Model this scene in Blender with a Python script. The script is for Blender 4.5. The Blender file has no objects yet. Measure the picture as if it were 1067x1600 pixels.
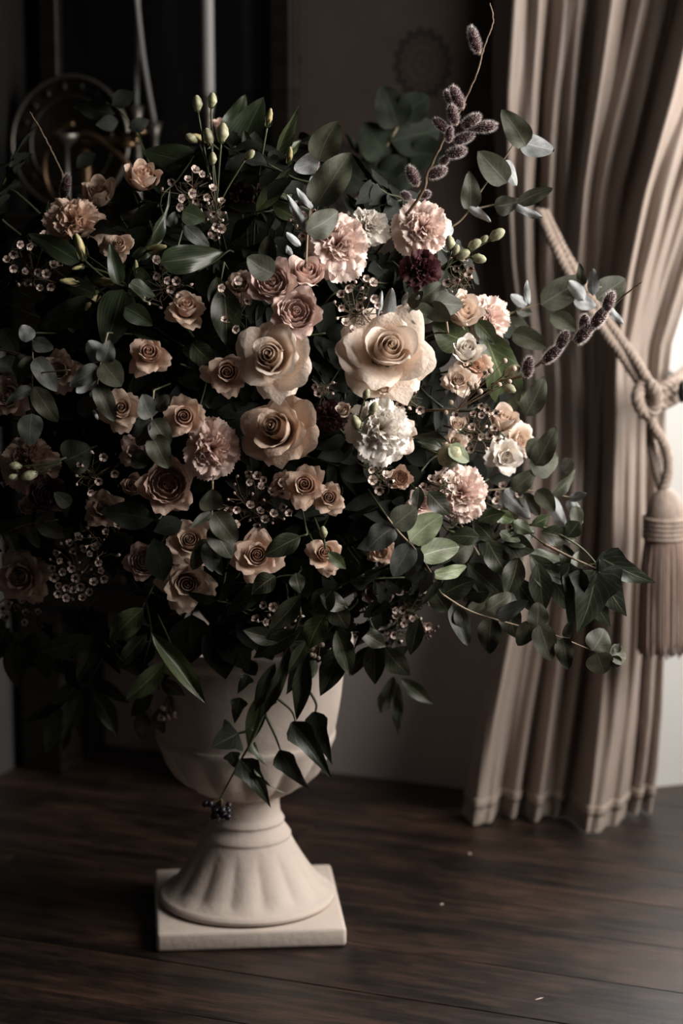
import bpy, math, random
from mathutils import Vector, Matrix, noise
R = math.radians
sc = bpy.context.scene
C = sc.collection
rng = random.Random(7)

# ------------------------------------------------------------------ camera
H = 1.45; PITCH = R(11.4); F = 85 / 36 * 1600
cam_d = bpy.data.cameras.new('camera'); cam = bpy.data.objects.new('camera', cam_d); C.objects.link(cam)
cam.location = (0, 0, H); cam.rotation_euler = (math.pi / 2 - PITCH, 0, 0)
cam_d.sensor_fit = 'VERTICAL'; cam_d.sensor_height = 36; cam_d.lens = 85
cam_d.clip_start = .05; cam_d.clip_end = 60
cam_d.dof.use_dof = True; cam_d.dof.focus_distance = 3.50; cam_d.dof.aperture_fstop = 2.4
sc.camera = cam
# ------------------------------------------------------------------ world, daylight, exposure
w = bpy.data.worlds.new('overcast_sky'); sc.world = w; w.use_nodes = True
w.node_tree.nodes['Background'].inputs[0].default_value = (1.0, .97, .94, 1)
w.node_tree.nodes['Background'].inputs[1].default_value = 1.0
def area(name, loc, target, sx, sy, power, col):
    l = bpy.data.lights.new(name, 'AREA'); l.shape = 'RECTANGLE'; l.size = sx; l.size_y = sy; l.energy = power; l.color = col
    o = bpy.data.objects.new(name, l); C.objects.link(o); o.location = loc
    o.rotation_euler = (Vector(target) - Vector(loc)).to_track_quat('-Z', 'Y').to_euler()
    return o
area('daylight_side_window', (1.72, 3.08, 1.72), (0.0, 3.20, 1.15), 1.50, 1.45, 130, (1, .95, .90))
area('daylight_bay_window', (1.12, 4.74, 1.55), (.80, 3.6, 1.30), .66, 1.75, 62, (1, .96, .93))
sc.view_settings.view_transform = 'Standard'; sc.view_settings.look = 'None'
sc.view_settings.gamma = 1; sc.view_settings.use_curve_mapping = False
sc.view_settings.exposure = -0.12

# ------------------------------------------------------------------ pixel helpers (photograph frame 1067 x 1600)
FW = Vector((0, math.cos(PITCH), -math.sin(PITCH))); UP = Vector((0, math.sin(PITCH), math.cos(PITCH))); RT = Vector((1, 0, 0))
CAM = Vector((0, 0, H))
def ray(px, py): return FW + RT * ((px - 533.5) / F) + UP * ((800 - py) / F)
def P(px, py, Y):
    d = ray(px, py); return CAM + d * (Y / d.y)
def S(px, py, Y):                       # metres per pixel at that depth
    return (Y / ray(px, py).y) / F
YC = 3.78
def D(px, py):                          # depth of the bouquet's face
    q = ((px - 400) / (560 if px < 400 else 450)) ** 2 + ((py - 620) / (430 if py < 620 else 490)) ** 2
    return YC - .38 * math.sqrt(max(0, 1 - q))

# ------------------------------------------------------------------ object helpers
def link(name, data, parent=None, m=None):
    o = bpy.data.objects.new(name, data); C.objects.link(o)
    if parent is not None: o.parent = parent
    if m is not None: o.matrix_basis = m
    return o
def tag(o, label=None, cat=None, group=None, kind=None):
    if label: o['label'] = label
    if cat: o['category'] = cat
    if group: o['group'] = group
    if kind: o['kind'] = kind
    return o
def thing(name, label, cat, m=None, group=None):
    return tag(link(name, None, None, m), label, cat, group)
def mesh(name, vs, fs, mats, attrs=None, midx=None, smooth=True):
    me = bpy.data.meshes.new(name); me.from_pydata([tuple(v) for v in vs], [], fs)
    for m in (mats if isinstance(mats, (list, tuple)) else [mats]): me.materials.append(m)
    if smooth: me.polygons.foreach_set('use_smooth', [True] * len(me.polygons))
    if midx: me.polygons.foreach_set('material_index', midx)
    for k, vals in (attrs or {}).items():
        a = me.attributes.new(k, 'FLOAT', 'POINT'); a.data.foreach_set('value', vals)
    me.update(); return me
class MB:
    def __init__(s): s.v = []; s.f = []; s.a = []
    def grid(s, pts, attr=None, closed=False):      # pts[row][col]
        b = len(s.v); n = len(pts[0])
        for i, r in enumerate(pts):
            for j, p in enumerate(r):
                s.v.append(Vector(p)); s.a.append(attr[i][j] if attr else 0.0)
        for i in range(len(pts) - 1):
            for j in range(n if closed else n - 1):
                k = (j + 1) % n
                s.f.append((b + i * n + j, b + i * n + k, b + (i + 1) * n + k, b + (i + 1) * n + j))
        return s
    def tube(s, path, rad, n=6, cap=True):
        path = [Vector(p) for p in path]; rows = []
        prev = None
        for i, p in enumerate(path):
            t = (path[min(i + 1, len(path) - 1)] - path[max(i - 1, 0)])
            if t.length < 1e-9: t = Vector((0, 0, 1))
            t.normalize()
            if prev is None:
                a = t.orthogonal().normalized()
            else:
                a = (prev - t * prev.dot(t))
                a = a.normalized() if a.length > 1e-6 else t.orthogonal().normalized()
            prev = a; b = t.cross(a)
            r = rad[i] if isinstance(rad, (list, tuple)) else rad
            rows.append([p + (a * math.cos(2 * math.pi * k / n) + b * math.sin(2 * math.pi * k / n)) * r for k in range(n)])
        base = len(s.v); s.grid(rows, None, True)
        if cap:
            s.f.append(tuple(base + k for k in range(n))[::-1]); e = base + (len(rows) - 1) * n
            s.f.append(tuple(e + k for k in range(n)))
        return s
    def lathe(s, prof, n=32, mod=None, c=(0, 0, 0)):
        rows = []
        for (r, z) in prof:
            row = []
            for k in range(n):
                a = 2 * math.pi * k / n; rr = r * (mod(a, z) if mod else 1)
                row.append(Vector((c[0] + rr * math.cos(a), c[1] + rr * math.sin(a), c[2] + z)))
            rows.append(row)
        return s.grid(rows, None, True)
    def ball(s, c, rx, ry=None, rz=None, nu=10, nv=7):
        ry = ry or rx; rz = rz or rx; rows = []
        for i in range(nv + 1):
            t = math.pi * (i / nv); t = min(max(t, .02), math.pi - .02)
            rows.append([Vector((c[0] + rx * math.sin(t) * math.cos(2 * math.pi * k / nu), c[1] + ry * math.sin(t) * math.sin(2 * math.pi * k / nu), c[2] - rz * math.cos(t))) for k in range(nu)])
        return s.grid(rows, None, True)
    def box(s, lo, hi):
        b = len(s.v); (x0, y0, z0), (x1, y1, z1) = lo, hi
        for z in (z0, z1):
            for x, y in ((x0, y0), (x1, y0), (x1, y1), (x0, y1)): s.v.append(Vector((x, y, z))); s.a.append(0)
        for q in ((3, 2, 1, 0), (4, 5, 6, 7), (0, 1, 5, 4), (1, 2, 6, 5), (2, 3, 7, 6), (3, 0, 4, 7)): s.f.append(tuple(b + i for i in q))
        return s
    def prism(s, poly, z0, z1):
        b = len(s.v); n = len(poly)
        for z in (z0, z1):
            for x, y in poly: s.v.append(Vector((x, y, z))); s.a.append(0)
        s.f.append(tuple(b + i for i in range(n))[::-1]); s.f.append(tuple(b + n + i for i in range(n)))
        for i in range(n): s.f.append((b + i, b + (i + 1) % n, b + n + (i + 1) % n, b + n + i))
        return s
    def mesh(s, name, mat, smooth=True, attr=None):
        return mesh(name, s.v, s.f, mat, {attr: s.a} if attr else None, None, smooth)
    def build(s, name, mat, parent=None, m=None, smooth=True, attr=None):
        return link(name, s.mesh(name, mat, smooth, attr), parent, m)
def bevel(o, w, seg=2):
    b = o.modifiers.new('bevel', 'BEVEL'); b.width = w; b.segments = seg; b.limit_method = 'ANGLE'
    return o
def spline(pts, n=8):
    pts = [Vector(p) for p in pts]
    if len(pts) == 2: return [pts[0].lerp(pts[1], i / n) for i in range(n + 1)]
    out = []
    for i in range(len(pts) - 1):
        p0 = pts[max(i - 1, 0)]; p1 = pts[i]; p2 = pts[i + 1]; p3 = pts[min(i + 2, len(pts) - 1)]
        for k in range(n):
            t = k / n
            out.append(.5 * ((2 * p1) + (p2 - p0) * t + (2 * p0 - 5 * p1 + 4 * p2 - p3) * t * t + (3 * p1 - p0 - 3 * p2 + p3) * t ** 3))
    out.append(pts[-1]); return out

# ------------------------------------------------------------------ materials
def new_mat(name):
    m = bpy.data.materials.new(name); m.use_nodes = True
    nt = m.node_tree; return m, nt, nt.nodes['Principled BSDF']
def nd(nt, t, **kw):
    n = nt.nodes.new(t)
    for k, v in kw.items(): setattr(n, k, v)
    return n
def col(c): return (c[0], c[1], c[2], 1)
def simple(name, c, rough=.6, spec=.4, metal=0, var=.15, scale=20, bump=0, bscale=60, dark=None, coord='Object', stretch=None):
    m, nt, b = new_mat(name); L = nt.links.new
    tc = nd(nt, 'ShaderNodeTexCoord'); src = tc.outputs[coord]
    if stretch:
        mp = nd(nt, 'ShaderNodeMapping'); mp.inputs['Scale'].default_value = stretch; L(src, mp.inputs[0]); src = mp.outputs[0]
    n = nd(nt, 'ShaderNodeTexNoise'); n.inputs['Scale'].default_value = scale; n.inputs['Detail'].default_value = 5; L(src, n.inputs['Vector'])
    r = nd(nt, 'ShaderNodeValToRGB'); d = dark or [x * (1 - 2 * var) for x in c]
    r.color_ramp.elements[0].position = .3; r.color_ramp.elements[1].position = .7
    r.color_ramp.elements[0].color = col(d); r.color_ramp.elements[1].color = col(c)
    L(n.outputs['Fac'], r.inputs[0]); L(r.outputs[0], b.inputs['Base Color'])
    b.inputs['Roughness'].default_value = rough; b.inputs['Specular IOR Level'].default_value = spec; b.inputs['Metallic'].default_value = metal
    if bump:
        n2 = nd(nt, 'ShaderNodeTexNoise'); n2.inputs['Scale'].default_value = bscale; n2.inputs['Detail'].default_value = 6; L(src, n2.inputs['Vector'])
        bp = nd(nt, 'ShaderNodeBump'); bp.inputs['Strength'].default_value = bump; bp.inputs['Distance'].default_value = .01
        L(n2.outputs['Fac'], bp.inputs['Height']); L(bp.outputs[0], b.inputs['Normal'])
    return m
def petal_mat(name, base, edge, trans=.22, rough=.55):
    m, nt, b = new_mat(name); L = nt.links.new
    at = nd(nt, 'ShaderNodeAttribute', attribute_name='pv')
    tc = nd(nt, 'ShaderNodeTexCoord'); n = nd(nt, 'ShaderNodeTexNoise'); n.inputs['Scale'].default_value = 3.5; n.inputs['Detail'].default_value = 4
    L(tc.outputs['Object'], n.inputs['Vector'])
    ad = nd(nt, 'ShaderNodeMath', operation='MULTIPLY_ADD'); L(n.outputs['Fac'], ad.inputs[0]); ad.inputs[1].default_value = .5; L(at.outputs['Fac'], ad.inputs[2])
    sb = nd(nt, 'ShaderNodeMath', operation='SUBTRACT'); L(ad.outputs[0], sb.inputs[0]); sb.inputs[1].default_value = .25
    r = nd(nt, 'ShaderNodeValToRGB'); r.color_ramp.elements[0].color = col(base); r.color_ramp.elements[1].color = col(edge)
    r.color_ramp.elements[0].position = .12; r.color_ramp.elements[1].position = .85
    L(sb.outputs[0], r.inputs[0]); L(r.outputs[0], b.inputs['Base Color'])
    b.inputs['Roughness'].default_value = rough; b.inputs['Specular IOR Level'].default_value = .25
    b.inputs['Sheen Weight'].default_value = .15
    t = nd(nt, 'ShaderNodeBsdfTranslucent'); L(r.outputs[0], t.inputs['Color'])
    mx = nd(nt, 'ShaderNodeMixShader'); mx.inputs[0].default_value = trans
    L(b.outputs[0], mx.inputs[1]); L(t.outputs[0], mx.inputs[2]); L(mx.outputs[0], nt.nodes['Material Output'].inputs[0])
    n2 = nd(nt, 'ShaderNodeTexNoise'); n2.inputs['Scale'].default_value = 9; L(tc.outputs['Object'], n2.inputs['Vector'])
    bp = nd(nt, 'ShaderNodeBump'); bp.inputs['Strength'].default_value = .12; bp.inputs['Distance'].default_value = .04
    L(n2.outputs['Fac'], bp.inputs['Height']); L(bp.outputs[0], b.inputs['Normal'])
    return m
def leaf_mat(name, c, vein, rough=.42, trans=.15, stripes=0, spec=.45):
    m, nt, b = new_mat(name); L = nt.links.new
    au = nd(nt, 'ShaderNodeAttribute', attribute_name='lu'); av = nd(nt, 'ShaderNodeAttribute', attribute_name='lv')
    ab = nd(nt, 'ShaderNodeMath', operation='ABSOLUTE'); L(au.outputs['Fac'], ab.inputs[0])
    mid = nd(nt, 'ShaderNodeMapRange'); mid.inputs[1].default_value = .012; mid.inputs[2].default_value = .06; mid.inputs[3].default_value = 1; mid.inputs[4].default_value = 0
    L(ab.outputs[0], mid.inputs[0])
    # side veins (or parallel veins): sin of (v*k - |u|*j)
    s = nd(nt, 'ShaderNodeMath', operation='MULTIPLY_ADD')
    if stripes: L(au.outputs['Fac'], s.inputs[0]); s.inputs[1].default_value = stripes; s.inputs[2].default_value = 0
    else:
        m1 = nd(nt, 'ShaderNodeMath', operation='MULTIPLY'); L(av.outputs['Fac'], m1.inputs[0]); m1.inputs[1].default_value = 44
        L(ab.outputs[0], s.inputs[0]); s.inputs[1].default_value = -14; L(m1.outputs[0], s.inputs[2])
    sn = nd(nt, 'ShaderNodeMath', operation='SINE'); L(s.outputs[0], sn.inputs[0])
    mr = nd(nt, 'ShaderNodeMapRange'); mr.inputs[1].default_value = .82 if not stripes else .3; mr.inputs[2].default_value = 1; mr.inputs[3].default_value = 0; mr.inputs[4].default_value = .28
    L(sn.outputs[0], mr.inputs[0])
    mxm = nd(nt, 'ShaderNodeMath', operation='MAXIMUM'); L(mid.outputs[0], mxm.inputs[0]); L(mr.outputs[0], mxm.inputs[1])
    tc = nd(nt, 'ShaderNodeTexCoord'); oi = nd(nt, 'ShaderNodeObjectInfo')
    n = nd(nt, 'ShaderNodeTexNoise'); n.inputs['Scale'].default_value = 4; n.inputs['Detail'].default_value = 5; L(tc.outputs['Object'], n.inputs['Vector'])
    r = nd(nt, 'ShaderNodeValToRGB'); r.color_ramp.elements[0].color = col([x * .6 for x in c]); r.color_ramp.elements[1].color = col([x * 1.25 for x in c])
    r.color_ramp.elements[0].position = .3; r.color_ramp.elements[1].position = .75
    L(n.outputs['Fac'], r.inputs[0])
    hv = nd(nt, 'ShaderNodeMapRange'); hv.inputs[3].default_value = .7; hv.inputs[4].default_value = 1.3; L(oi.outputs['Random'], hv.inputs[0])
    hs = nd(nt, 'ShaderNodeHueSaturation'); L(hv.outputs[0], hs.inputs['Value']); L(r.outputs[0], hs.inputs['Color'])
    mix = nd(nt, 'ShaderNodeMixRGB'); L(mxm.outputs[0], mix.inputs[0]); L(hs.outputs[0], mix.inputs[1]); mix.inputs[2].default_value = col(vein)
    L(mix.outputs[0], b.inputs['Base Color']); b.inputs['Roughness'].default_value = rough; b.inputs['Specular IOR Level'].default_value = spec
    bp = nd(nt, 'ShaderNodeBump'); bp.inputs['Strength'].default_value = .08; bp.inputs['Distance'].default_value = .02
    L(mxm.outputs[0], bp.inputs['Height']); L(bp.outputs[0], b.inputs['Normal'])
    if trans:
        t = nd(nt, 'ShaderNodeBsdfTranslucent'); L(mix.outputs[0], t.inputs['Color'])
        mx = nd(nt, 'ShaderNodeMixShader'); mx.inputs[0].default_value = trans
        L(b.outputs[0], mx.inputs[1]); L(t.outputs[0], mx.inputs[2]); L(mx.outputs[0], nt.nodes['Material Output'].inputs[0])
    return m
M = {}
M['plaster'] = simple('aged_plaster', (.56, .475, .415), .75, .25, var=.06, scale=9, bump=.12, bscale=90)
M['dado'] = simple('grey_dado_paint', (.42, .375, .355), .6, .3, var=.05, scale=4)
M['dado_left_shaded'] = simple('shaded_grey_dado_paint', (.055, .052, .05), .6, .3, var=.05, scale=4)  # same grey dado, with the left wall's shade put into its colour
M['white_paint'] = simple('white_gloss_paint', (.66, .65, .63), .45, .4, var=.03, scale=4)
M['dark_wood'] = simple('dark_stained_wood', (.012, .009, .007), .35, .4, var=.3, scale=8, stretch=(1, 1, 8))
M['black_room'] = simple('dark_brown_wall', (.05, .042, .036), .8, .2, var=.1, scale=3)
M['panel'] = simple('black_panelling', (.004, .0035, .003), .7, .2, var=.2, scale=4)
M['ceiling'] = simple('ceiling_paint', (.06, .055, .05), .8, .2, var=.03, scale=3)
M['floor_gap'] = simple('floor_void', (.008, .006, .005), .9, .1)
M['curtain'] = simple('taupe_silk', (.345, .28, .24), .44, .4, var=.05, scale=14, bump=.06, bscale=260)
M['rope'] = simple('twisted_cord', (.37, .29, .24), .7, .3, var=.18, scale=60, bump=.3, bscale=300)
M['fringe'] = simple('fringe_thread', (.40, .33, .28), .7, .3, var=.2, scale=90, stretch=(8, 8, .6))
M['tassel'] = simple('tassel_thread', (.33, .235, .195), .7, .3, var=.22, scale=40, stretch=(10, 10, .5))
M['iron'] = simple('black_iron', (.02, .02, .02), .4, .5, metal=.6)
M['silver'] = simple('tarnished_silver', (.20, .18, .16), .45, .5, metal=.9, var=.3, scale=12)
M['brass'] = simple('old_brass', (.22, .14, .08), .35, .5, metal=.9, var=.3, scale=14)
M['wax'] = simple('grey_wax', (.19, .185, .18), .5, .4, var=.05, scale=6)
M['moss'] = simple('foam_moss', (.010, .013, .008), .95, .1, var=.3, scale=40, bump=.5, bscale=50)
M['stem'] = simple('green_stem', (.075, .085, .04), .5, .35, var=.2, scale=30)
M['twig'] = simple('brown_twig', (.20, .135, .085), .6, .3, var=.3, scale=60, bump=.2, bscale=200)
M['euc_stem'] = simple('pale_twig', (.32, .25, .17), .55, .3, var=.2, scale=40)
M['calyx'] = simple('calyx_green', (.13, .14, .065), .55, .3, var=.2, scale=15)
M['catkin'] = simple('catkin_core', (.055, .022, .026), .8, .2, var=.25, scale=40)
M['fuzz'] = None
M['berry'] = simple('black_berry', (.012, .010, .016), .35, .5, var=.2)
M['palebud'] = simple('pale_viburnum_bud', (.55, .42, .33), .6, .3, var=.15)
M['wax_petal'] = simple('waxflower_petal', (.70, .55, .47), .5, .35, var=.12, scale=2)
M['wax_core'] = simple('waxflower_core', (.085, .035, .03), .4, .5, var=.3, scale=4)
M['lis_bud'] = simple('green_white_bud', (.50, .47, .32), .5, .35, var=.2, scale=2.5, dark=(.19, .20, .10))
M['lily_bud'] = simple('lily_bud', (.55, .43, .22), .45, .4, var=.15, scale=2, dark=(.20, .21, .08))
PET = {
 'cream': ((.72, .54, .40), (.84, .71, .61)), 'white': ((.82, .70, .58), (.84, .79, .73)),
 'tan': ((.56, .38, .26), (.70, .53, .42)), 'peach': ((.63, .39, .26), (.78, .58, .46)),
 'pink': ((.62, .39, .32), (.78, .59, .52)), 'blush': ((.76, .50, .44), (.86, .70, .63)),
 'mauve': ((.52, .33, .28), (.68, .51, .45)), 'dusty': ((.50, .32, .24), (.62, .45, .36)),
 'burgundy': ((.022, .004, .006), (.075, .016, .020)), 'plum': ((.03, .008, .010), (.08, .03, .03))}
M['fuzz'] = petal_mat('silver_fuzz', (.86, .78, .75), (.9, .83, .80), .5, .8)
PET = {k: petal_mat('petal_' + k, *v) for k, v in PET.items()}
LEAF = {
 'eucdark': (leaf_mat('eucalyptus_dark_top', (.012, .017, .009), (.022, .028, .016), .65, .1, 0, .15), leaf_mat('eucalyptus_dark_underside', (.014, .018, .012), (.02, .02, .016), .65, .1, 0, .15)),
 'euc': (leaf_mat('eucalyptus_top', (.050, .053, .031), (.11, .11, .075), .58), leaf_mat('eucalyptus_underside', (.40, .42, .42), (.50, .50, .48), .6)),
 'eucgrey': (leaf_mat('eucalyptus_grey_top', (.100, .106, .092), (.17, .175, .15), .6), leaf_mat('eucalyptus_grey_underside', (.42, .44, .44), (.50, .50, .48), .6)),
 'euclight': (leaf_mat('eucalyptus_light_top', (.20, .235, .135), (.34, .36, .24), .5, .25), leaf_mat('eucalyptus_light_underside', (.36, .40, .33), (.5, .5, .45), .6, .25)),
 'lance': (leaf_mat('laurel_top', (.025, .030, .016), (.14, .13, .075), .42), leaf_mat('laurel_underside', (.07, .085, .05), (.2, .2, .12), .5)),
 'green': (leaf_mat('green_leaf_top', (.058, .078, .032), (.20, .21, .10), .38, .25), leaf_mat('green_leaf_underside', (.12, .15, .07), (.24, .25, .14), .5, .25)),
 'lily': (leaf_mat('lily_leaf_top', (.024, .034, .016), (.07, .085, .04), .36, .15, 34), leaf_mat('lily_leaf_underside', (.10, .12, .085), (.2, .2, .15), .45, .15, 34)),
 'ivy': (leaf_mat('ivy_top', (.018, .023, .014), (.10, .11, .07), .36), leaf_mat('ivy_underside', (.15, .17, .12), (.25, .25, .18), .5)),
 'dark': (leaf_mat('shade_leaf_top', (.008, .010, .006), (.018, .020, .012), .65, .1, 0, .18), leaf_mat('shade_leaf_underside', (.012, .015, .009), (.02, .02, .014), .65, .1, 0, .18)),  # near-black leaf colour, shade between the flowers painted in
}

# ------------------------------------------------------------------ the room
WD = Vector((1, -.4, 0)).normalized(); WN = Vector((-.4, -1, 0)).normalized()       # along the back wall / into the room
OC = Vector((-.584, 4.823, 0))                                                      # corner of back and left wall
CN = Vector((.40, 4.593 - .40 * .41, 0))                                            # corner towards the bay
BD = Vector((1, .3, 0)).normalized(); BN = Vector((.3, -1, 0)).normalized()
BE = CN + BD * 1.30
XR = BE.x
def slab(name, a, b, n, z0, z1, th, mat, parent=None, off=0):      # wall slab: front face along a-b (offset off into room), thickness th away
    n = Vector(n); f = n * off; k = n * (off - th)
    mb = MB(); mb.prism([(a + f)[:2], (b + f)[:2], (b + k)[:2], (a + k)[:2]], z0, z1)
    o = mb.build(name, mat, parent, smooth=False)
    if parent is None: tag(o, kind='structure')
    return o
ang = math.atan2(WD.y, WD.x)
# floor: dark void plus single boards running parallel to the back wall
fm = MB(); fm.box((-3.4, -1.2, -.08), (2.2, 5.4, -.024)); floor = tag(fm.build('floor', M['floor_gap'], smooth=False), kind='structure')
def floor_mat():
    m, nt, b = new_mat('worn_dark_boards'); L = nt.links.new
    tc = nd(nt, 'ShaderNodeTexCoord'); oi = nd(nt, 'ShaderNodeObjectInfo')
    mp = nd(nt, 'ShaderNodeMapping'); mp.inputs['Scale'].default_value = (2.4, 26, 5); L(tc.outputs['Object'], mp.inputs[0])
    of = nd(nt, 'ShaderNodeVectorMath', operation='MULTIPLY_ADD'); of.inputs[1].default_value = (31, 17, 9)
    cb = nd(nt, 'ShaderNodeCombineXYZ')
    for i in range(3): L(oi.outputs['Random'], cb.inputs[i])
    L(cb.outputs[0], of.inputs[0]); L(mp.outputs[0], of.inputs[2])
    n = nd(nt, 'ShaderNodeTexNoise'); n.inputs['Scale'].default_value = 1.7; n.inputs['Detail'].default_value = 10; n.inputs['Roughness'].default_value = .72; n.inputs['Distortion'].default_value = .6; L(of.outputs[0], n.inputs['Vector'])
    n2 = nd(nt, 'ShaderNodeTexNoise'); n2.inputs['Scale'].default_value = 7; n2.inputs['Detail'].default_value = 8; n2.inputs['Roughness'].default_value = .7; mp2 = nd(nt, 'ShaderNodeMapping'); mp2.inputs['Scale'].default_value = (.6, 1.5, 1); mp2.inputs['Rotation'].default_value = (0, 0, ang); L(tc.outputs['Object'], mp2.inputs[0]); mp3 = nd(nt, 'ShaderNodeVectorMath', operation='ADD'); L(mp2.outputs[0], mp3.inputs[0]); L(cb.outputs[0], mp3.inputs[1]); L(mp3.outputs[0], n2.inputs['Vector'])
    r = nd(nt, 'ShaderNodeValToRGB'); e = r.color_ramp.elements
    e[0].position = .36; e[0].color = col((.004, .003, .0026)); e[1].position = .70; e[1].color = col((.050, .029, .020))
    L(n.outputs['Fac'], r.inputs[0])
    r2 = nd(nt, 'ShaderNodeValToRGB'); e = r2.color_ramp.elements; e[0].position = .40; e[0].color = (.28, .28, .30, 1); e[1].position = .66; e[1].color = (1.7, 1.5, 1.3, 1)
    L(n2.outputs['Fac'], r2.inputs[0])
    mu = nd(nt, 'ShaderNodeMixRGB', blend_type='MULTIPLY'); mu.inputs[0].default_value = 1; L(r.outputs[0], mu.inputs[1]); L(r2.outputs[0], mu.inputs[2])
    L(mu.outputs[0], b.inputs['Base Color'])
    rr = nd(nt, 'ShaderNodeMapRange'); rr.inputs[3].default_value = .26; rr.inputs[4].default_value = .56; L(n2.outputs['Fac'], rr.inputs[0]); L(rr.outputs[0], b.inputs['Roughness'])
    b.inputs['Specular IOR Level'].default_value = .5
    bp = nd(nt, 'ShaderNodeBump'); bp.inputs['Strength'].default_value = .35; bp.inputs['Distance'].default_value = .006
    L(n.outputs['Fac'], bp.inputs['Height']); L(bp.outputs[0], b.inputs['Normal'])
    return m
M['floor'] = floor_mat()
fr = random.Random(3)
PW = .176
for row in range(-4, 20):
    base = OC + WN * (row * PW + .05)
    s = -1.2 - fr.random() * .8
    while s < 3.0:
        ln = 1.1 + fr.random() * 1.3
        c = base + WD * (s + ln / 2)
        if c.y > -.4 and -2.6 < c.x < 2.0 and c.y < 5.6:
            mb = MB(); mb.box((-ln / 2 + .001, -PW / 2 + .0007, -.022), (ln / 2 - .0008, PW / 2 - .0007, 0))
            o = mb.build('floorboard', M['floor'], floor, Matrix.Translation((c.x, c.y, -.001 * fr.random())) @ Matrix.Rotation(ang, 4, 'Z'), smooth=False)
            bevel(o, .0010, 1)
        s += ln
# wallpaper with printed medallions
def wallpaper():
    m, nt, b = new_mat('brown_medallion_paper'); L = nt.links.new
    tc = nd(nt, 'ShaderNodeTexCoord'); sp = nd(nt, 'ShaderNodeSeparateXYZ'); L(tc.outputs['Object'], sp.inputs[0])
    def mth(op, a, b_=None, c_=None):
        n = nd(nt, 'ShaderNodeMath', operation=op)
        for i, v in enumerate((a, b_, c_)):
            if v is None: continue
            if isinstance(v, (int, float)): n.inputs[i].default_value = v
            else: L(v, n.inputs[i])
        return n.outputs[0]
    cw, ch = .30, .42
    def cell(ox, oz):
        fx = mth('MULTIPLY', mth('SUBTRACT', mth('FRACT', mth('ADD', mth('DIVIDE', sp.outputs[0], cw), ox)), .5), cw)
        fz = mth('MULTIPLY', mth('SUBTRACT', mth('FRACT', mth('ADD', mth('DIVIDE', sp.outputs[2], ch), oz)), .5), ch)
        fz = mth('MULTIPLY', fz, .88)
        d = mth('SQRT', mth('ADD', mth('MULTIPLY', fx, fx), mth('MULTIPLY', fz, fz)))
        an = mth('ARCTAN2', fx, fz)
        pet = mth('MULTIPLY', mth('SINE', mth('MULTIPLY', an, 16)), .004)
        dd = mth('ADD', d, pet)
        rings = mth('SINE', mth('MULTIPLY', dd, 420))
        inside = mth('LESS_THAN', dd, .052)
        outer = mth('MULTIPLY', mth('LESS_THAN', dd, .056), mth('GREATER_THAN', dd, .042))
        return mth('MAXIMUM', outer, mth('MULTIPLY', inside, mth('MULTIPLY', mth('GREATER_THAN', rings, .1), .7)))
    mx = mth('MAXIMUM', cell(.5, .5), cell(.0, .0))
    # wall-local x and z of the medallion seen in the photograph are set with the mapping in cell()
    nz = nd(nt, 'ShaderNodeTexNoise'); nz.inputs['Scale'].default_value = 14; nz.inputs['Detail'].default_value = 4; L(tc.outputs['Object'], nz.inputs['Vector'])
    r = nd(nt, 'ShaderNodeValToRGB'); r.color_ramp.elements[0].color = col((.038, .026, .020)); r.color_ramp.elements[1].color = col((.064, .045, .035)); L(nz.outputs['Fac'], r.inputs[0])
    mi = nd(nt, 'ShaderNodeMixRGB'); L(mx, mi.inputs[0]); L(r.outputs[0], mi.inputs[1]); mi.inputs[2].default_value = col((.014, .010, .0085))
    L(mi.outputs[0], b.inputs['Base Color']); b.inputs['Roughness'].default_value = .7
    return m
M['paper'] = wallpaper()
def hit_back(px, py):                    # where a pixel meets the back wall
    d = ray(px, py); t = (OC - CAM).dot(WN) / d.dot(WN); return CAM + d * t
med = hit_back(660, 100)
# wall_back is built around the medallion point so that the print falls where it hangs
WM = Matrix.Translation(med) @ Matrix.Rotation(ang, 4, 'Z')
a0 = (OC - med).dot(WD); a1 = (CN - med).dot(WD)
mb = MB(); mb.box((a0, 0, -med.z), (a1, .10, 2.8 - med.z)); wall_back = tag(mb.build('wall_back', M['paper'], m=WM, smooth=False), kind='structure')
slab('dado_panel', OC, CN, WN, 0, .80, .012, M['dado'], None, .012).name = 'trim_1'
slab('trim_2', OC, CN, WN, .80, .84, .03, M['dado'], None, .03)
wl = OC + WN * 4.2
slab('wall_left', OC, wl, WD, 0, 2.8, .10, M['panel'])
slab('trim_3', OC, wl, WD, 0, .80, .012, M['dado_left_shaded'], None, .012)
slab('trim_4', OC, wl, WD, .80, .84, .03, M['dado_left_shaded'], None, .03)
# bay wall with a window opening, right wall with a larger one
bw0, bw1 = .42, 1.16
WP = M['white_paint']
wall_bay = slab('wall_right', CN, CN + BD * bw0, BN, 0, 2.8, .10, WP)
slab('wall_bay_jamb', CN + BD * bw1, BE, BN, 0, 2.8, .10, WP)
slab('wall_bay_apron', CN + BD * bw0, CN + BD * bw1, BN, 0, .62, .10, WP)
slab('wall_bay_lintel', CN + BD * bw0, CN + BD * bw1, BN, 2.5, 2.8, .10, WP)
def glass_mat():
    m, nt, b = new_mat('window_glass'); L = nt.links.new
    t = nd(nt, 'ShaderNodeBsdfTransparent'); g = nd(nt, 'ShaderNodeBsdfGlossy'); g.inputs['Roughness'].default_value = .02
    mx = nd(nt, 'ShaderNodeMixShader'); mx.inputs[0].default_value = .06
    L(t.outputs[0], mx.inputs[1]); L(g.outputs[0], mx.inputs[2]); L(mx.outputs[0], nt.nodes['Material Output'].inputs[0]); return m
M['glass'] = glass_mat()
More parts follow.
